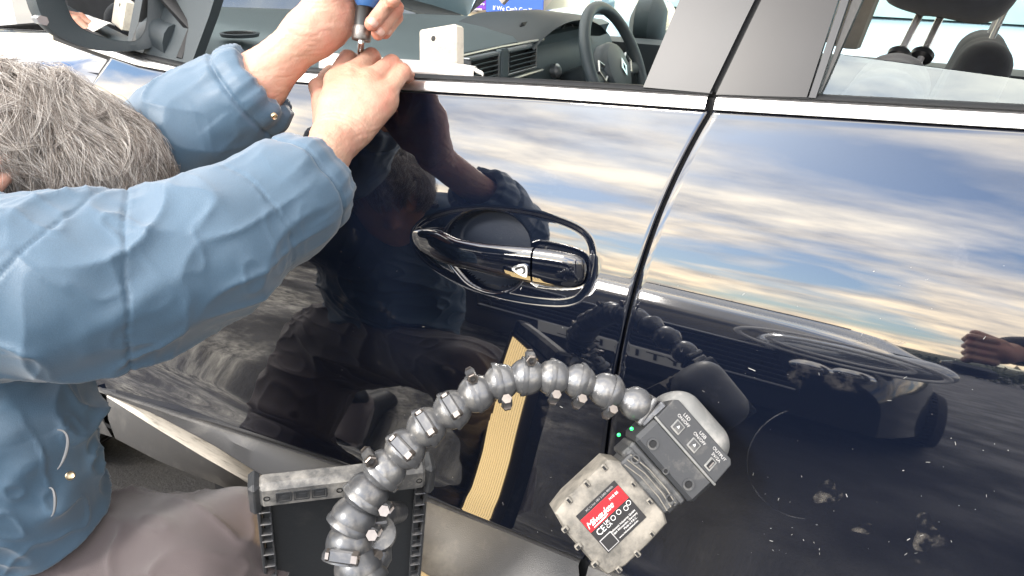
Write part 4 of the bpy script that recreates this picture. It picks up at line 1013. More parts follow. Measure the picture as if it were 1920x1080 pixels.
# hollow cuffs: cut the openings
def cut(D, lo, vx, a, ra, b, rb):
    a = P(*a); b = P(*b); n = D.shape; ax = [lo[i]+np.arange(n[i])*vx for i in range(3)]
    l = np.minimum(a, b)-max(ra, rb)-.01; h = np.maximum(a, b)+max(ra, rb)+.01
    s = [slice(max(0, int((l[i]-lo[i])/vx)), max(0, min(n[i], int((h[i]-lo[i])/vx)+2))) for i in range(3)]
    X, Y, Z = np.meshgrid(ax[0][s[0]], ax[1][s[1]], ax[2][s[2]], indexing='ij'); ba = b-a; L2 = ba@ba
    tr = ((X-a[0])*ba[0]+(Y-a[1])*ba[1]+(Z-a[2])*ba[2])/L2; t = np.clip(tr, 0, 1)
    d = np.sqrt((X-a[0]-tr*ba[0])**2+(Y-a[1]-tr*ba[1])**2+(Z-a[2]-tr*ba[2])**2)-(ra+(rb-ra)*t)
    d = np.maximum(d, -tr*np.sqrt(L2))
    D[s[0], s[1], s[2]] = np.maximum(D[s[0], s[1], s[2]], -d)
cut(D, lo, vx, (560, 354, .825), .038, (640, 290, .895), .040)
# flat end planes of the two cuffs
def plane_cut(D, lo, vx, a, b, lim):
    a = P(*a); b = P(*b); dn = (b-a)/np.linalg.norm(b-a); n = D.shape; ax = [lo[i]+np.arange(n[i])*vx for i in range(3)]
    X, Y, Z = np.meshgrid(*ax, indexing='ij'); d = (X-b[0])*dn[0]+(Y-b[1])*dn[1]+(Z-b[2])*dn[2]
    rad = np.sqrt((X-b[0])**2+(Y-b[1])**2+(Z-b[2])**2)
    q = (rad < lim); D[q] = np.maximum(D[q], d[q])
plane_cut(D, lo, vx, (520, 385, .80), (592, 330, .848), .12)
plane_cut(D, lo, vx, (430, 200, .97), (494, 150, .963), .11)
cut(D, lo, vx, (460, 178, .965), .0385, (530, 120, .955), .039)
V, F = sdf_mesh(D, lo, vx); Nn = normals(V, F)
# folds: direction along each arm
cuA, cuAd = P(592, 330, .848), P(400, 462, .745)-P(592, 330, .848); LA = np.linalg.norm(cuAd); cuAd /= LA
cuB, cuBd = P(494, 150, .963), P(340, 262, .97)-P(494, 150, .963); LB = np.linalg.norm(cuBd); cuBd /= LB
disp = np.zeros(len(V))
warp = np.stack([vnoise(V*8, 11)-.5, vnoise(V*8, 12)-.5, vnoise(V*8, 13)-.5], 1)
base = V+.055*warp
f1_ = np.cross(cuAd, wd(0, 0, 1)); f1_ /= np.linalg.norm(f1_); f2_ = np.cross(cuAd, f1_)
Q = np.stack([base@cuAd, base@f1_, base@f2_], 1)
r1_ = 1-np.abs(2*vnoise(Q*np.array([5.5, 13, 13]), 2)-1); r2_ = 1-np.abs(2*vnoise(Q*np.array([10, 27, 27])+3, 4)-1); r3_ = 1-np.abs(2*vnoise((V+.03*warp)*np.array([30, 46, 30])+9, 6)-1)
amp = .25+1.2*vnoise(V*7, 41)
disp += .005*(vnoise(V*8, 1)-.5)+amp*(.0085*(r1_**4-.2)+.0050*(r2_**5-.17)+.0020*(r3_**5-.17))
low = V[:, 2] < P(100, 760, .84)[2]
disp = np.where(low, disp*1.35, disp)
for c0, cdv, r_ in ((cuA, cuAd, .075), (cuB, cuBd, .075)):
    s = (V-c0)@cdv; rad = np.linalg.norm(V-c0-np.outer(s, cdv), axis=1); near = (rad < .085) & (s > -.03)
    outer = rad > .041
    aa = np.cross(cdv, wd(0, 0, 1)); aa /= np.linalg.norm(aa); bb = np.cross(cdv, aa); ang = np.arctan2((V-c0)@bb, (V-c0)@aa)
    fall = np.where(near, np.clip(1-(s-.030)/.075, 0, 1)**1.5, 0); w0 = np.where(near & (s < .034), 1., 0.)
    ga = (1-np.abs(2*vnoise(np.stack([ang*3.6+7, s*9, 0*s], 1), 21)-1))-.5
    disp = np.where(near & (s < .12), disp*np.clip((s-.03)/.09, 0, 1), disp)
    disp += np.where(outer, .0062*ga*w0+.0085*ga*fall*(1-w0), 0)
    disp -= np.where(near & outer, .0042*np.exp(-((s-.034)/.0028)**2), 0)
    disp += np.where(near & outer, .0035*np.exp(-((s-.016)/.012)**2), 0)
def seam(c0, nrm_, lim, depth=.0028):
    global disp
    nrm_ = nrm_/np.linalg.norm(nrm_); d_ = (V-c0)@nrm_+.004*(vnoise(V*30, 51)-.5); q = np.linalg.norm(V-c0, axis=1) < lim
    disp = disp+np.where(q, -depth*np.exp(-(d_/.0018)**2)+.0016*(vnoise(V*160, 52)-.5)*np.exp(-(d_/.008)**2), 0)
seam(P(240, 540, .70), P(255, 552, .70)-P(120, 555, .675), .115)
seam(P(470, 420, .77), P(520, 385, .80)-P(400, 462, .745), .085, .0016)
seam(P(110, 470, .69), wd(1, .5, -.9), .10, .002)
# elbow seam
V = V+Nn*disp[:, None]
jacket = mesh_obj('jacket', V, F, M['jacket'], worker)
# collar band, piping, snaps, pocket piping
mb = MB(); mb.tube([P(-60, 385, .80), P(0, 386, .79), P(50, 390, .785), P(88, 400, .78)], [.012, .012, .011, .008], 10, squash=1.0); mb.build('collar', M['jacket_in'], jacket)
def snap(px, py, d, n=None, r_=.006):
    c = P(px, py, d); v = (CAM-c) if n is None else n; mb = MB(); mb.lathe([(r_, -.002), (r_, .001), (r_*.75, .0025), (r_*.35, .0015), (0, .0015)], c, v, 18); mb.build('snap', M['brass'], jacket)
snap(132, 892, .735, r_=.0045); snap(631, 398, .80, wd(.9, -.1, -.3), .006); snap(514, 218, .925, wd(.8, -.5, -.3), .0042)
for pts in ([(108, 806, .745), (124, 815, .742), (128, 838, .742), (118, 862, .745), (108, 880, .748)], [(92, 915, .755), (102, 925, .752), (103, 950, .752), (96, 968, .755)]):
    q_ = np.array(pts, float); tt2 = np.linspace(0, 1, len(q_)); cf_ = [np.polyfit(tt2, q_[:, i], min(3, len(q_)-1)) for i in range(3)]; T2 = np.linspace(0, 1, 16)
    mb = MB(); mb.tube([P(*[np.polyval(c_, t_) for c_ in cf_]) for t_ in T2], [.0006+.0020*sin(pi*t_) for t_ in T2], 8, squash=.6); mb.build('piping', M['reflect'], jacket)
# trousers
HIP = P(-40, 1090, .98); KN = P(405, 1062, .93); FT = wd(KN[0]+.02, KN[1]-.12, .10)
HIP2 = P(-160, 1100, 1.08); KN2 = wd(HIP2[0]-.02, -.12, .10); AN2 = wd(HIP2[0]-.05, -.55, .08)
print('hip', HIP, 'knee', KN, 'knee2', KN2)
tr = [(HIP, .115, KN, .085), (KN, .083, FT, .058), (HIP, .12, HIP2, .12, .05), (HIP2, .11, KN2, .08), (KN2, .07, AN2, .055), (HPt, .14, (HIP+HIP2)/2, .14, .05)]
D, lo, vx = sdf(tr, .004, .03); V, F = sdf_mesh(D, lo, vx); Nn = normals(V, F)
bs = V+.03*np.stack([vnoise(V*7, 31)-.5, vnoise(V*7, 32)-.5, vnoise(V*7, 33)-.5], 1)
rq = 1-np.abs(2*vnoise(bs*np.array([8, 15, 15]), 6)-1); rq2 = 1-np.abs(2*vnoise(bs*np.array([16, 34, 30])+4, 9)-1)
V = V+Nn*(.013*(rq**3-.25)+.005*(rq2**4-.2)+.006*(vnoise(V*8, 7)-.5))[:, None]
mesh_obj('trousers', V, F, M['trouser'], worker)
for a_, d_ in ((FT, wd(.25, 1, 0)), (AN2, wd(-.1, -1, -.1))):
    d_ = d_/np.linalg.norm(d_); pr_ = [(wd(a_[0], a_[1], .06), .045, wd(a_[0], a_[1], .05)+d_*.16, .038), (wd(a_[0], a_[1], .13), .045, wd(a_[0], a_[1], .06), .045)]
    D, lo, vx = sdf(pr_, .005, .03); V, F = sdf_mesh(D, lo, vx); V[:, 2] = np.maximum(V[:, 2], .004); mesh_obj('boot', V, F, M['rubber'], worker)

# ================================================================== ROD TOOL, BLOCK, GUARD STRIP
tool = thing('dent_repair_rod', 'steel rod with blue and black handle held above the open front window', 'hand tool', P(678, 60, .935))
t0 = P(676, 96, .985); t1 = P(678, 60, .935); tup = P(690, -60, .925)
ax = (t1-t0)/np.linalg.norm(t1-t0)
up0 = P(677, 76, .938); colr = P(680, 48, .932); gtop = P(694, -90, .925)
axh = gtop-up0; axh /= np.linalg.norm(axh); hl = np.linalg.norm(gtop-up0)
mb = MB(); mb.lathe([(.0115, 0), (.0122, .002), (.0122, .014), (.0112, .017)], up0, axh, 24); mb.build('ferrule', M['worn'], tool)
mb = MB(); mb.lathe([(.0108, .017), (.0108, .038), (.012, .04), (.012, .052)], up0, axh, 20); mb.build('collar', M['blackg'], tool)
mb = MB(); mb.lathe([(.013, .040), (.0165, .048), (.018, .07), (.017, .10), (.012, .115), (0, .118)], up0+wd(.004, 0, 0), axh, 20); mb.build('handle', M['blue'], tool)
mb = MB(); mb.tube([up0+axh*.01, up0, t0, t0+wd(0, .03, -.10), t0+wd(.02, .03, -.3)], .0042, 12); mb.build('rod', M['chrome2'], tool)

blk = MB()
bc = P(819, 94, 1.075); bu = (P(822, 52, 1.075)-P(822, 136, 1.075)); bh = np.linalg.norm(bu); bu /= bh; bu = bu*.9+wd(0, 0, .25); bu /= np.linalg.norm(bu)
bxv = wd(.93, -.10, 0); bxv = bxv-bu*(bxv@bu); bxv /= np.linalg.norm(bxv); byv = np.cross(bu, bxv)
bwid = .068
blk.box(bc+byv*.011, (bwid, .022, bh*1.02), [bxv, byv, bu], .003)
bo = blk.build('wooden_block', M['foam'], None, True, 30)
tag(bo, 'dusty white block with a drilled hole wedged upright in the window opening', 'block')
mb = MB(); hc2 = P(812, 75, 1.062); mb.lathe([(.0040, -.0002), (.0040, .0004), (0, .0005)], bc-byv*.0+byv*(-.0002)+bxv*(-.006)+bu*(.017), -byv, 18); hole = mb.build('drill_hole', M['rubber'], bo)
# white guard strip lying on the window edge
mb = MB(); G = []
for px, py, py2 in ((600, 103, 128), (640, 107, 130), (700, 112, 133), (760, 117, 136), (820, 121, 138), (870, 127, 140), (888, 130, 142)):
    a = H(px, py2, .012); b = H(px, py, .030); n_ = .003
    G.append([a+wd(0, 0, -.004), a, b, b+wd(0, .004, .001), b+wd(0, .012, -.004)])
mb.grid(G); gs = mb.build('guard_strip', M['strip'], None, True, 40); tag(gs, 'white plastic guard strip laid along the open front window edge', 'guard strip')
md = gs.modifiers.new('thick', 'SOLIDIFY'); md.thickness = .0025
mb = MB(); a = H(888, 131, .028); b = H(903, 137, .020); mb.tube([a, b, H(905, 139, .014)], .0028, 8, squash=.4); mb.build('strip_end', M['strip'], gs)

# ================================================================== FLEXIBLE ARM LAMP
lamp = thing('work_light', 'black reflector light panel on a jointed grey flexible arm in front of the front door', 'work light', P(640, 1100, .80))
balls = [(1192, 757, .762), (1136, 732, .756), (1086, 715, .748), (1037, 708, .739), (988, 706, .730), (940, 716, .721), (893, 738, .712), (848, 768, .703), (800, 801, .694), (760, 842, .685), (722, 881, .676), (688, 925, .667), (662, 972, .658), (655, 1020, .65), (672, 1066, .645), (700, 1110, .648)]
BR = .0158
link_me = None
balls = [(b[0], b[1], .800-.0028*i) for i, b in enumerate(balls)]
prad = [32, 33, 33, 34, 35, 34, 36, 37, 38, 39, 40, 41, 43, 44, 45, 45]
bpts = [P(*b) for b in balls]
def link_profile(r_):
    p = [(.0001, -r_*1.02)]
    for k in range(1, 15):
        a = -pi/2+(k/14)*(pi/2+.75); p.append((r_*cos(a), r_*sin(a)))
    x0, y0 = p[-1]
    p += [(r_*.60, r_*.84), (r_*.60, r_*.98), (r_*.78, r_*1.10), (r_*.93, r_*1.28), (r_*1.06, r_*1.50), (r_*1.10, r_*1.62), (r_*1.10, r_*1.76), (r_*1.02, r_*1.76), (r_*.85, r_*1.45)]
    return p
mbl = MB(); mbl.lathe(link_profile(BR), (0, 0, 0), (0, 0, 1), 36); b_me = bpy.data.meshes.new('arm_joint'); b_me.from_pydata(mbl.V, [], mbl.F); b_me.materials.append(M['arm']); b_me.polygons.foreach_set('use_smooth', [True]*len(b_me.polygons)); b_me.set_sharp_from_angle(angle=R(45))
b_me2 = b_me.copy(); b_me2.materials.clear(); b_me2.materials.append(M['armd'])
# clamp lug: block with screw
mk = MB(); mk.box((0, BR*1.12, BR*1.35), (BR*.9, BR*.42, BR*.55), bev=.0012); lug_me = bpy.data.meshes.new('clamp_lug'); lug_me.from_pydata(mk.V, [], mk.F); lug_me.materials.append(M['armd']); 
mk = MB(); mk.lathe([(BR*.27, -BR*.58), (BR*.27, -BR*.45)], (0, BR*1.16, BR*1.35), (1, 0, 0), 6); mk.lathe([(BR*.31, BR*.40), (BR*.31, BR*.62), (BR*.27, BR*.66), (BR*.19, BR*.66), (BR*.17, BR*.42), (0, BR*.42)], (0, BR*1.16, BR*1.35), (1, 0, 0), 6)
nut_me = bpy.data.meshes.new('clamp_nut'); nut_me.from_pydata(mk.V, [], mk.F); nut_me.materials.append(M['steel'])
vwd = CF
lugdir = ['dn', 'dn', 'dn', 'up', 'dn', 'up', 'cam', 'cam', 'cam', 'up', 'back', 'back', 'cam', 'lf', 'cam', 'back']
for i, b in enumerate(bpts[:-1]):
    t = bpts[i+1]-b; dist = np.linalg.norm(t); t /= dist; s = dist/(BR*1.95) if i < 15 else 1
    k = lugdir[i]; d_ = {'dn': -CU-CF*.5, 'up': CU-CF*.3, 'cam': -CF*1.0+CU*.35, 'back': CR+CU*.1, 'lf': -CR-CF*.4}[k]
    d_ = d_-t*(d_@t); d_ /= np.linalg.norm(d_); xx = np.cross(d_, t)
    sc_ = dist/(BR*1.9)
    mm = Matrix.Identity(4)
    for q in range(3): S_ = prad[i]*balls[i][2]/FPX/BR; mm[q][0] = xx[q]*S_; mm[q][1] = d_[q]*S_; mm[q][2] = t[q]*S_; mm[q][3] = b[q]
    o = bpy.data.objects.new('arm_joint', b_me if i < 11 else b_me2); C.objects.link(o); W[o.name] = Vector(b); o.parent = lamp; o.matrix_local = Matrix.Translation(-W[lamp.name]) @ mm
    o2 = bpy.data.objects.new('clamp_lug', lug_me); C.objects.link(o2); o2.parent = o
    o3 = bpy.data.objects.new('clamp_nut', nut_me); C.objects.link(o3); o3.parent = o
    if k == 'cam': o2.scale = (1.25, 1, 1); o3.scale = (1.12, 1, 1)
# panel: top edge from TLp to TRp, plane facing the camera's side
TLp = P(474, 935, .815); TRp = P(806, 896, .868); BLp = P(500, 1080, .895); 
pu = TRp-TLp; pw_ = np.linalg.norm(pu); pu /= pw_; pd = BLp-TLp; pd = pd-pu*(pd@pu); pd /= np.linalg.norm(pd); pn = np.cross(pu, pd)
if pn@(CAM-TLp) < 0: pn = -pn
PH = .52
print('panel w', pw_, 'u', pu, 'd', pd, 'n', pn)
pc = TLp+pu*pw_/2+pd*PH/2
mb = MB(); mb.box(pc-pn*.006, (pw_-.016, PH, .012), [pu, pd, pn], .002); pan = mb.build('light_panel', M['panel'], lamp, True, 30)
# top bar
mb = MB(); bcn = TLp+pu*pw_/2-pd*.016+pn*.004; mb.box(bcn, (pw_-.012, .036, .024), [pu, pd, pn], .006); barr = mb.build('top_bar', M['bar'], lamp, True, 30)
for sgn in (-1, 1):
    mb = MB(); mb.box(bcn+pu*sgn*(pw_/2-.003)+pd*.004-pn*.002, (.012, .046, .030), [pu, pd, pn], .005); mb.build('end_cap', M['charc'], lamp, True, 30)
for fx in (-.42, -.03, .42):
    mb = MB(); mb.lathe([(.0036, -.002), (.0036, .0005), (.0026, .0005), (.0024, -.001)], bcn+pu*fx*pw_-pn*-.0122, pn, 16); mb.build('screw_hole', M['gap'], barr)
for fx in (-.33, -.235, -.14, .06, .155, .25):
    mb = MB(); c0 = bcn+pu*fx*pw_+pn*.0122
    for a_, b_, wa, wb in ((0, -.0065, .0155, .0012), (0, .0065, .0155, .0012), (-.0075, 0, .0012, .013), (.0075, 0, .0012, .013)): mb.box(c0+pu*a_+pd*b_, (wa, wb, .0016), [pu, pd, pn])
    mb.box(c0+pu*.001+pd*.0005-pn*.0002, (.008, .006, .0014), [pu, pd, pn]); mb.box(c0-pn*.0003, (.0125, .0105, .0006), [pu, pd, pn]); mb.build('moulded_square', M['charc'], barr, False)
# ribbed side frames
for sgn in (-1, 1):
    e0_ = pc+pu*sgn*(pw_/2-.005); mb = MB(); mb.box(e0_+pn*-.004, (.004, PH, .024), [pu, pd, pn], .001); mb.box(e0_-pu*sgn*.012+pn*.0045, (.002, PH, .004), [pu, pd, pn]); mb.build('side_frame', M['charc'], lamp, True, 30)
    hts = [.016, .036, .054, .066, .090, .112, .132, .15, .175, .2, .225, .25, .28, .31, .34, .37, .40, .43, .46, .49]
    for h_ in hts:
        mb = MB(); mb.box(e0_-pu*sgn*.0065+pd*(h_-PH/2)+pn*.004, (.0125, .0022, .010), [pu, pd, pn], .0006); mb.build('rib', M['armd'], lamp, True, 30)
# lit face: warm tubes on the door side
NT = 13
for k in range(NT):
    c0 = pc+pu*(-pw_/2+.012+(k+.5)*(pw_*.66)/NT)-pn*.0130; mb = MB(); mb.box(c0, (.0056, PH-.024, .0014), [pu, pd, pn]); mb.build('light_strip', M['led'], lamp, False)
# mount behind the arm, on the back of the panel
mb = MB(); c0 = P(742, 965, .74); mb.tube([P(684, 1085, .775), P(705, 1045, .79), P(702, 1000, .80), P(715, 965, .815), P(748, 960, .858)], [.015, .017, .018, .016, .012], 16); mb.build('mount_arm', M['armd'], lamp)
mb = MB(); mb.lathe([(.020, -.006), (.021, 0), (.020, .006), (.015, .008)], P(706, 1002, .79), pd*-1+pn*.3, 24); mb.box(P(700, 978, .785), (.03, .01, .014), [pu, pd, pn], .002); mb.build('swivel_collar', M['arm'], lamp)
mb = MB(); mb.lathe([(.0055, -.004), (.0055, .004), (.003, .004), (.003, .002)], P(693, 1000, .762), -CF, 6); mb.lathe([(.0055, -.004), (.0055, .004)], P(706, 1040, .76), -CF+CR, 6); mb.build('screw', M['steel'], lamp, False)

# ================================================================== ADAPTER + BATTERY (local frame u, v, w)
d0 = .775
O0 = P(1164, 957, d0)
ux = CR*.66-CU*.75; ux /= np.linalg.norm(ux); vy = -CR*.71-CU*.70; vy = vy-ux*(vy@ux); vy /= np.linalg.norm(vy); wz = np.cross(ux, vy)
if wz@(-CF) < 0: wz = -wz
# tilt so that the adapter end leans towards the door
th_ = R(6); vy, wz = vy*cos(th_)+wz*sin(th_), wz*cos(th_)-vy*sin(th_)
K = d0/FPX
def Lp(a, b, c=0.0): return O0+ux*a*K+vy*b*K+wz*c*K
AX = [ux, vy, wz]
bat = thing('battery_pack', 'dusty grey power tool battery with a red and black label clipped to the light adapter', 'battery', Lp(0, 90, -60))
mb = MB()
poly = [(-84, -45), (-84, 60), (-78, 96), (-40, 104), (40, 104), (74, 98), (84, 62), (84, 0), (80, -50), (60, -60), (-66, -60)]
def slab(mb, poly, c0, c1, bev=4, scx=.94):
    pts = np.array(poly, float); cen_ = pts.mean(0)
    rows = []
    for f_, c_ in ((1.0, c0), (1.0, c1-bev), (1-bev/180, c1-bev*.3), (1-bev/60, c1)):
        rows.append([Lp(*(cen_+(p-cen_)*f_), c_) for p in pts])
    n = len(pts); V = [p for r_ in rows for p in r_]; F = [(i*n+j, i*n+(j+1) % n, (i+1)*n+(j+1) % n, (i+1)*n+j) for i in range(len(rows)-1) for j in range(n)]
    F += [tuple((len(rows)-1)*n+j for j in range(n)), tuple(range(n))[::-1]]
    mb.add(V, F)
slab(mb, poly, -90, 0, 9); 
bcase = mb.build('battery_case', M['batt'], bat, True, 35)
# raised ribs / lugs around the case edge
for a_, b_, sa, sb_ in ((-80, -30, 14, 10), (-80, 15, 14, 10), (-80, 60, 14, 10), (-45, 100, 10, 14), (-5, 103, 10, 14), (40, 101, 10, 14), (80, 30, 14, 10), (78, 75, 12, 10), (25, -52, 12, 10), (72, -15, 12, 10), (-20, -50, 12, 8)):
    mb = MB(); mb.box(Lp(a_, b_, -3), (sa*K, sb_*K, 12*K), AX, 2*K); mb.build('case_lug', M['batt'], bat, True, 30)
    mb = MB(); mb.box(Lp(a_, b_+sb_*.1, 3.2), (sa*.6*K, sb_*.45*K, 1.5*K), AX); mb.build('case_slot', M['gap'], bat, False)
# shoulder, stepped
for a_, b_, wa, wb, c_, mt in ((0, -72, 128, 30, -2, 'battd'), (0, -86, 140, 18, -6, 'battd'), (0, -98, 150, 16, -9, 'battd'), (62, -84, 22, 44, -12, 'charc'), (-66, -88, 16, 34, -12, 'charc')):
    mb = MB(); mb.box(Lp(a_, b_, c_-40), (wa*K, wb*K, 80*K), AX, 4*K); mb.build('shoulder', M[mt], bat, True, 30)
for k, b_ in enumerate((-70, -80, -91)):
    mb = MB(); mb.tube([Lp(-58+k*-3, b_+8, 0), Lp(-20, b_, 1), Lp(30, b_, 1), Lp(60, b_+5, 0)], 1.3*K, 6); mb.build('ridge', M['batt'], bat)
def hole(a_, b_, c_, r_=9, par=bat):
    mb = MB(); mb.lathe([(r_*K, -1*K), (r_*K, 2.5*K), (r_*.75*K, 2.5*K), (r_*.62*K, -.5*K)], Lp(a_, b_, c_), wz, 20); q = mb.build('screw_hole', M['battd'], par)
    mb = MB(); mb.lathe([(r_*.62*K, 0), (r_*.62*K, .4*K), (0, .4*K)], Lp(a_, b_, c_), wz, 16); mb.build('screw_hole', M['gap'], par)
hole(-52, -84, 0); hole(48, -84, 0)
# label
Lb = (-10, 22)       # centre in u,v
def lab(a0, a1, b0, b1, c_, mt, nm='label_panel', par=bat):
    mb = MB(); mb.box(Lp((a0+a1)/2, (b0+b1)/2, c_), (abs(a1-a0)*K, abs(b1-b0)*K, 1.0*K), AX, .4*K); return mb.build(nm, M[mt], par, False)
lab(-50, 42, -28, 70, .8, 'blackl', 'label')
lab(-38, -8, -27, 69, 1.3, 'red', 'label_band')
lab(14, 40, 40, 68, 1.5, 'greyp', 'label_square'); lab(15.5, 38.5, 41.5, 66.5, 1.8, 'blackl', 'label_square')
def ltext(s, a_, b_, size, mt='white', align='CENTER', par=bat, c_=2.0, sp=1.0, shear=0): # reads along -v, up = -u
    return text('label_text', s, size*K, frame(Lp(a_, b_, c_), -vy, -ux), M[mt], par, .00005, align, sp, shear)
ltext('Milwaukee', -20, 36, 17, sp=.88, shear=.35)
ltext('M18 B5', -30, -8, 7); ltext('18V  5,0Ah', -14, -8, 6, 'blackl')
ltext('XC Li-Ion 18V 5.0Ah 90Wh', -44, 16, 6, 'greyp')
ltext('CE', -1+3, 52, 17, sp=.9); ltext('UK', -3, 34, 9); ltext('CA', 5, 34, 9)
for a_, b_ in ((0, 20), (-1, 5), (3, -10), (-1, -20)):
    mb = MB(); mb.tube([Lp(a_+4.4*cos(g_), b_+4.4*sin(g_), 1.6) for g_ in np.linspace(0, 2*pi, 13)], .6*K, 4, False); mb.build('label_symbol', M['white'], bat)
ltext('Techtronic Industries GmbH', 17, 12, 5.5); ltext('71364 Winnenden, Germany', 23, 12, 5.5); ltext('Made in P.R.C.', 29, 2, 5.5); ltext('www.milwaukeetool.eu', 35, 12, 5)
# lightning stroke under the name
mb = MB(); mb.add([Lp(-12, 58, 1.9), Lp(-13, 20, 1.9), Lp(-10.5, 30, 1.9), Lp(-10.5, 58, 1.9)], [(0, 1, 2, 3)]); mb.build('label_symbol', M['white'], bat, False)

# adapter belongs to the lamp
ad = MB(); ad.box(Lp(2, -138, -50), (166*K, 62*K, 100*K), AX, 8*K); adp = ad.build('power_adapter', M['charc'], lamp, True, 30)
adp['label'] = 'dark adapter body with switches and a USB socket'
hole(-50, -128, .5, 11, lamp); hole(52, -128, .5, 11, lamp); hole(4, -112, 0, 6, lamp)
# tilted label face
ta = R(14); fv_ = vy*cos(ta)+wz*sin(ta); fw_ = wz*cos(ta)-vy*sin(ta); FO = Lp(2, -168, 0)   # front edge
def Fp(a, b, c=0): return FO+ux*a*K-fv_*b*K+fw_*c*K
mb = MB(); FW = 58; mb.prism([Fp(-84, 0), Fp(-84, FW-8), Fp(-76, FW), Fp(76, FW), Fp(84, FW-8), Fp(84, 0)], -fw_*70*K); fcp = mb.build('switch_face', M['charc'], lamp, False)
bv = fcp.modifiers.new('bev', 'BEVEL'); bv.width = .0012; bv.segments = 2; bv.limit_method = 'ANGLE'
mb = MB(); mb.tube([Fp(-86, -1, -4), Fp(-70, -3, 0), Fp(70, -3, 0), Fp(86, -1, -4)], 2.6*K, 8); mb.build('face_edge', M['dome'], lamp)
def fbox(a, b, wa, wb, c, h, mt, nm):
    mb = MB(); mb.box(Fp(a, b, c), (wa*K, wb*K, h*K), [ux, -fv_, fw_], .8*K); return mb.build(nm, M[mt], lamp, True, 30)
for a in (-42, 4):
    fbox(a, 18, 22, 22, 1, 3, 'dome', 'push_button'); fbox(a, 18, 17, 17, 2.6, 1, 'battd', 'push_button')
    mb = MB(); mb.prism([Fp(a-3, 16, 3.4), Fp(a+3, 16, 3.4), Fp(a, 22, 3.4)], fw_*.4*K); mb.build('button_mark', M['white'], lamp, False)
fbox(52, 18, 16, 24, 1, 2.4, 'dome', 'usb_socket'); fbox(52, 18, 9, 19, 2.2, 1, 'gap', 'usb_socket'); fbox(54, 18, 3, 15, 2.8, 1.2, 'steel', 'usb_socket')
def ftext(s, a, b, size=9):
    return text('switch_text', s, size*K, frame(Fp(a, b, .6), ux, -fv_), M['print'], lamp, .00005)
ftext('LED', -42, 46, 10); ftext('ON/OFF', -42, 36, 9); ftext('USB', 4, 46, 10); ftext('ON/OFF', 4, 36, 9); ftext('OUTPUT', 52, 46, 9); ftext('5V/2A', 52, 36, 9)
# dome lens
prd = [(Lp(-38, -215, -62), 46*K, Lp(38, -215, -62), 46*K), (Lp(-34, -205, -100), 50*K, Lp(34, -205, -100), 50*K)]
D, lo, vx = sdf(prd, .0016, .012); V, F = sdf_mesh(D, lo, vx); dm = mesh_obj('lamp_dome', V, F, M['dome'], lamp)
mb = MB(); mb.lathe([(13*K, -8*K), (12*K, 1*K), (9*K, 4*K), (0, 5*K)], Lp(20, -252, -45), -vy+wz*.5, 18); mb.build('dome_button', M['dome'], lamp)
# bracket to arm and suction cup to the door
mb = MB(); bA = bpts[0]; bk = Lp(-88, -168, -30); mb.tube([bA, (bA+bk)/2, bk], [.008, .008, .011], 14); mb.box((bA*.35+bk*.65), (.006, .034, .026), [(bk-bA)/np.linalg.norm(bk-bA), *[q/np.linalg.norm(q) for q in (np.cross(bk-bA, CF), np.cross(bk-bA, np.cross(bk-bA, CF)))]], .002); mb.box(bk, (14*K, 60*K, 40*K), AX, 3*K); mb.build('arm_bracket', M['arm'], lamp)
SU = H(1330, 850); 
cA = Lp(0, -150, -100); mb = MB(); hitp = wd(cA[0]+.01, float(BY(cA[0], cA[2]-.01))-.002, cA[2]-.01)
mb.lathe([(.030, 0), (.028, .005), (.02, .010), (.012, .014), (.012, .02)], hitp, (cA-hitp), 32); mb.tube([hitp+(cA-hitp)*.2, cA], .012, 14); mb.build('suction_cup', M['rubber'], lamp)
print('adapter', cA, hitp)
for a_, b_ in ((-96, -118), (-104, -92)):
    mb = MB(); mb.lathe([(.0001, -.0015), (.002, 0), (.0001, .0015)], Lp(a_, b_, -10), wz, 8); mb.build('status_diode', M['green'], lamp)

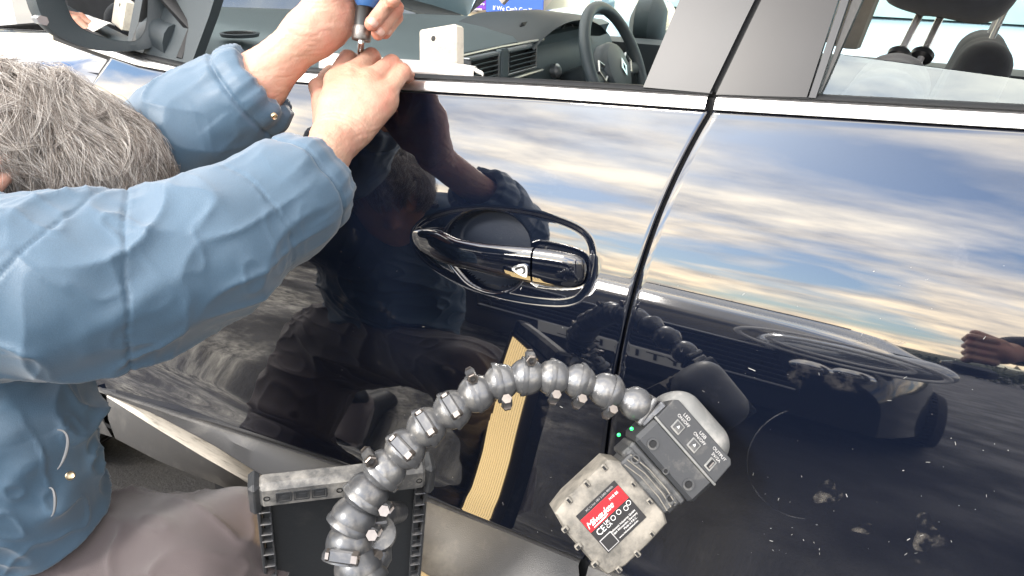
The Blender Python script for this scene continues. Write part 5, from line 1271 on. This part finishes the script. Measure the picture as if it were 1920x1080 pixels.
# ================================================================== SURROUNDINGS
def car_proto(name, label, body, loc, rz, L_=4.1, group=None, plate='AB12 CDE', cat='car', slats=7, glass='cglass', gh=1.0, lz=0, big=1.0, up=0.0):
    root = thing(name, label, cat, (0, 0, 0), group)
    def sec(x):     # half width, z lists. x from front(-L/2) to rear
        s = (x+L_/2)/L_
        hw = .86*(1-.20*abs(2*s-1)**5); zt = np.interp(s, [0, .02, .08, .27, .6, .92, 1], [.62+up, .78+up, .88+up, .98+up*.6, 1.0, 1.0, .85]); return hw, zt
    G = []; xs = np.concatenate([np.linspace(-L_/2, -L_/2+.25, 8), np.linspace(-L_/2+.3, L_/2, 36)])
    for x in xs:
        hw, zt = sec(x); row = []
        for k in range(25):
            a = pi*k/24; c_, s_ = cos(a), sin(a); e = .42
            row.append((x, hw*abs(c_)**e*(1 if c_ > 0 else -1), .24+(zt-.24)*abs(s_)**e))
        G.append(row)
    mb = MB(); mb.grid(G); mb.add(G[0], [tuple(range(25))]); mb.add(G[-1], [tuple(range(25))[::-1]]); mb.build('body', body, root, True, 50)
    G = []
    for x in np.linspace(-L_/2+L_*.25, L_/2-.08, 22):
        s = (x+L_/2)/L_; hgt = gh*np.interp(s, [.25, .42, .5, .8, .9, .98], [.0, .40, .45, .44, .36, .02]); row = []
        for k in range(19):
            a = pi*k/18; c_, s_ = cos(a), sin(a); row.append((x, (.80-.16*hgt/.45)*abs(c_)**.4*(1 if c_ > 0 else -1), .97+hgt*abs(s_)**.4))
        G.append(row)
    mb = MB(); mb.grid(G); mb.build('windows', M[glass], root)
    mb = MB(); mb.grid([[(x, y*.99, z+.012) for x, y, z in r_[6:13]] for r_ in G[7:19]]); mb.build('roof', body, root)
    for sx in (-.5*L_+.82, .5*L_-.75):
        for sy in (-1, 1): wheel(root, sx, sy*.76, .33, .33, sy)
    xf = -L_/2
    for k in range(slats):
        mb = MB(); mb.box((xf-.012, 0, .48+k*.042), (.04, .96-.02*k, .014), bev=.004); mb.build('grille_slat', M['dashtrim'] if k in (0, slats-1) else M['blackg'], root)
    mb = MB(); mb.box((xf+.0, 0, .60), (.03, .98, .32)); mb.build('grille', M['gap'], root)
    mb = MB(); mb.box((xf-.045, 0, .43), (.012, .52, .11), bev=.003); pl = mb.build('number_plate', M['plate'], root)
    text('plate_text', plate, .095, frame(wd(xf-.053, 0, .43), (0, -1, 0), (0, 0, 1)), M['blackg'], root, .0005)
    for sy in (-1, 1):
        D, lo, vx = sdf([(wd(xf+.06, sy*(.56-.10*big), .70+lz), .075*big, wd(xf+.20, sy*.76, .76+lz), .070*big)], .012, .02); V, F = sdf_mesh(D, lo, vx); h_ = mesh_obj('headlamp', V, F, M['lamp'], root)
        if big > 1:
            for k_, (ra_, rb_) in enumerate(((.25, .085), (.17, .05))):
                mb = MB(); mb.tube([wd(xf+.0+.10*(.5+.5*cos(g_)*1)-.045, sy*(.56+ra_*cos(g_)), .74+lz+rb_*sin(g_)) for g_ in np.linspace(0, 2*pi, 37)], .011, 8, False); mb.build('lamp_ring', M['white'], h_)
        for q, yy in enumerate((.50, .60)):
            mb = MB(); mb.lathe([(.05, 0), (.055, .02), (.04, .03), (.02, .035), (0, .036)], (xf+.0+q*.03, sy*yy, .70+q*.015), (-1, sy*.2, .1), 18); mb.build('lens', M['chrome2'], h_)
        mb = MB(); mb.box((xf+.9, sy*.92, .98), (.10, .16, .11), bev=.03); mb.build('door_mirror', body, root)
    root.location = loc; root.rotation_euler = (0, 0, rz); return root
# bonnet front faces -x locally; rotate so that the front faces +y : rz = -90 deg
car_proto('parked_car', 'dark grey car parked nose-on behind the photographer, seen mirrored in the rear door', M['cardark'], (-.78, -1.78-2.05, 0), R(-90), plate='YT14 KFL', slats=8, glass='bglass', gh=.42, lz=.13, big=1.2, up=.13).scale = (1, 1.3, .9)
car_proto('parked_car', 'pale blue car parked beyond the black car, seen through its rear side windows', M['carblue'], (-.45, 4.0, 0), R(4), plate='FH63 OBU', glass='pglass')
car_proto('parked_car', 'white car parked beyond the black car near the cream building', M['carwhite'], (-11.0, 4.6, 0), R(8), plate='NX65 VLP')
car_proto('parked_car', 'silver car parked far behind the photographer at the left, seen mirrored in the front door', M['carsilver'], (-4.4, -5.2, 0), R(-90), plate='DE17 RMO')
# building with banner
bl = thing('building', 'cream panelled building with a grey post behind the windscreen', 'building', (-7, 7.5, 0))
mb = MB(); mb.box((-8, 10.0, 2.0), (26, 5, 4.0)); mb.build('wall', M['cream'], bl, False)
for k in range(17):
    mb = MB(); mb.box((-20+k*1.5, 7.49, 2.0), (.05, .06, 4.0)); mb.build('panel_joint', M['pgrey'], bl, False)
def on_plane_y(px, py, y):
    dv = P(px, py, 1)-CAM; t = (y-CAM[1])/dv[1]; return CAM+dv*t
bz_ = on_plane_y(860, 24, 7.35)[2]; mb = MB(); mb.box((-10.5, 7.38, bz_-.04), (12, .22, .10), bev=.02); mb.build('beam', M['beam'], bl)
a = on_plane_y(838, 0, 7.2); b = on_plane_y(1018, 30, 7.2); a2 = on_plane_y(912, 0, 7.2); print('banner', a, b)
zt_, zb_ = b[2]+.75, b[2]
ban = thing('banner', 'purple and blue car finance banner hung on the cream building behind the dashboard', 'banner', (a[0], 7.2, zb_))
mb = MB(); mb.box(((a[0]+a2[0])/2, 7.2, (zt_+zb_)/2+.02), (a2[0]-a[0], .02, zt_-zb_), bev=.003); mb.build('banner_panel', M['purple'], ban, False)
mb = MB(); mb.box(((a2[0]+b[0])/2, 7.2, (zt_+zb_)/2), (b[0]-a2[0], .02, zt_-zb_), bev=.003); mb.build('banner_panel', M['bblue'], ban, False)
def bt(s, px, py, size, mt='white', al='LEFT'):
    c_ = on_plane_y(px, py, 7.185); text('banner_text', s, size, frame(c_, (1, 0, 0), (0, 0, 1)), M[mt], ban, .002, al)
bt('Declined Elsewhere', 858, 4, .046); bt('Low Credit Score', 858, 14, .046); bt('If We Can\'t Get You', 924, 15, .068); bt('Car Finance', 928, 27, .068)
for py in (4, 14):
    c_ = on_plane_y(852, py, 7.185); mb = MB(); mb.tube([c_+wd(-.017, 0, .005), c_+wd(-.005, 0, -.011), c_+wd(.019, 0, .022)], .0055, 6); mb.build('tick', M['bgreen'], ban)
# hedge line far behind
hd_ = MB(); rnd = np.random.RandomState(3); V = []; F = []
for i in range(26000):
    a = rnd.uniform(0, 1); c_ = wd(-60+a*120, -46-6*sin(a*9)+rnd.uniform(-1, 1), abs(rnd.normal(.8, .45))*(.7+.6*vnoise(np.array([[a*30, 0, 0]]))[0])); s_ = .16; d1 = rnd.normal(size=3)*s_; d2 = rnd.normal(size=3)*s_
    k = len(V); V += [c_, c_+d1, c_+d2]; F.append((k, k+1, k+2))
hedge = mesh_obj('hedge', V, F, M['hedge'], None, False); tag(hedge, 'long dark green hedge on the far side of the lot behind the photographer', 'hedge', kind='stuff')

# photographer
ph = thing('person', 'standing person in a dark coat with one arm forward, mirrored in the rear door', 'person', (.66, -1.2, 0))
X0, Y0 = .66, -1.2
cb = [(wd(X0, Y0, 1.38), .16, wd(X0, Y0, .85), .17), (wd(X0-.17, Y0, 1.42), .08, wd(X0+.17, Y0, 1.42), .08), (wd(X0-.20, Y0, 1.40), .065, wd(X0-.18, Y0+.06, 1.08), .055, .04), (wd(X0-.18, Y0+.06, 1.08), .056, wd(X0-.40, Y0+.42, .98), .045, .03),
      (wd(X0+.2, Y0, 1.40), .065, wd(X0+.26, Y0, 1.1), .055, .04), (wd(X0+.26, Y0, 1.1), .055, wd(X0+.22, Y0+.1, .88), .045, .03), (wd(X0-.08, Y0, .9), .12, wd(X0+.08, Y0, .75), .13)]
D, lo, vx = sdf(cb, .008, .07); V, F = sdf_mesh(D, lo, vx); mesh_obj('coat', V, F, M['coat'], ph)
lg = [(wd(X0-.09, Y0, .85), .09, wd(X0-.1, Y0, .48), .065), (wd(X0-.1, Y0, .48), .065, wd(X0-.1, Y0-.02, .1), .05), (wd(X0+.09, Y0, .85), .09, wd(X0+.1, Y0, .48), .065), (wd(X0+.1, Y0, .48), .065, wd(X0+.1, Y0-.02, .1), .05)]
D, lo, vx = sdf(lg, .008, .03); V, F = sdf_mesh(D, lo, vx); mesh_obj('trousers', V, F, M['coat'], ph)
for s in (-1, 1):
    D, lo, vx = sdf([(wd(X0+s*.1, Y0-.03, .06), .045, wd(X0+s*.11, Y0+.15, .045), .04)], .006, .02); V, F = sdf_mesh(D, lo, vx); V[:, 2] = np.maximum(V[:, 2], .003); mesh_obj('shoe', V, F, M['rubber'], ph)
hx, hy, hz_ = X0-.44, Y0+.50, .955
bs_ = [(wd(X0, Y0, 1.5), .055, wd(X0, Y0+.02, 1.6), .055), (wd(X0, Y0, 1.66), .085, wd(X0, Y0+.03, 1.64), .08), (wd(X0, Y0+.04, 1.58), .055, wd(X0, Y0+.05, 1.56), .05), (wd(X0, Y0+.11, 1.64), .012, wd(X0, Y0+.125, 1.61), .014, .01),
       (wd(X0-.40, Y0+.42, .98), .028, wd(hx, hy, hz_), .030)]
for k in range(4):
    a = wd(hx-.015+k*.002, hy+.02, hz_+.03-k*.02); b = a+wd(-.035, .02, -.003); c_ = b+wd(-.004, -.035, -.008); bs_ += [(a, .011, b, .0105, .004), (b, .0105, c_, .009, .004)]
bs_ += [(wd(hx, hy, hz_+.03), .013, wd(hx-.04, hy-.01, hz_+.045), .011, .008)]
D, lo, vx = sdf(bs_, .004, .02); V, F = sdf_mesh(D, lo, vx); mesh_obj('body', V, F, M['skin'], ph)
D, lo, vx = sdf([(wd(X0, Y0-.02, 1.68), .092, wd(X0, Y0+.01, 1.69), .088)], .006, .02); V, F = sdf_mesh(D, lo, vx); F = [f for f in F if all(V[i][2] > 1.63+(V[i][1]-Y0)*.6 for i in f)]; mesh_obj('hair', V, F, M['scalp'], ph)
print('objects', len(bpy.data.objects), 'tris', sum(len(m_.polygons) for m_ in bpy.data.meshes)*2)
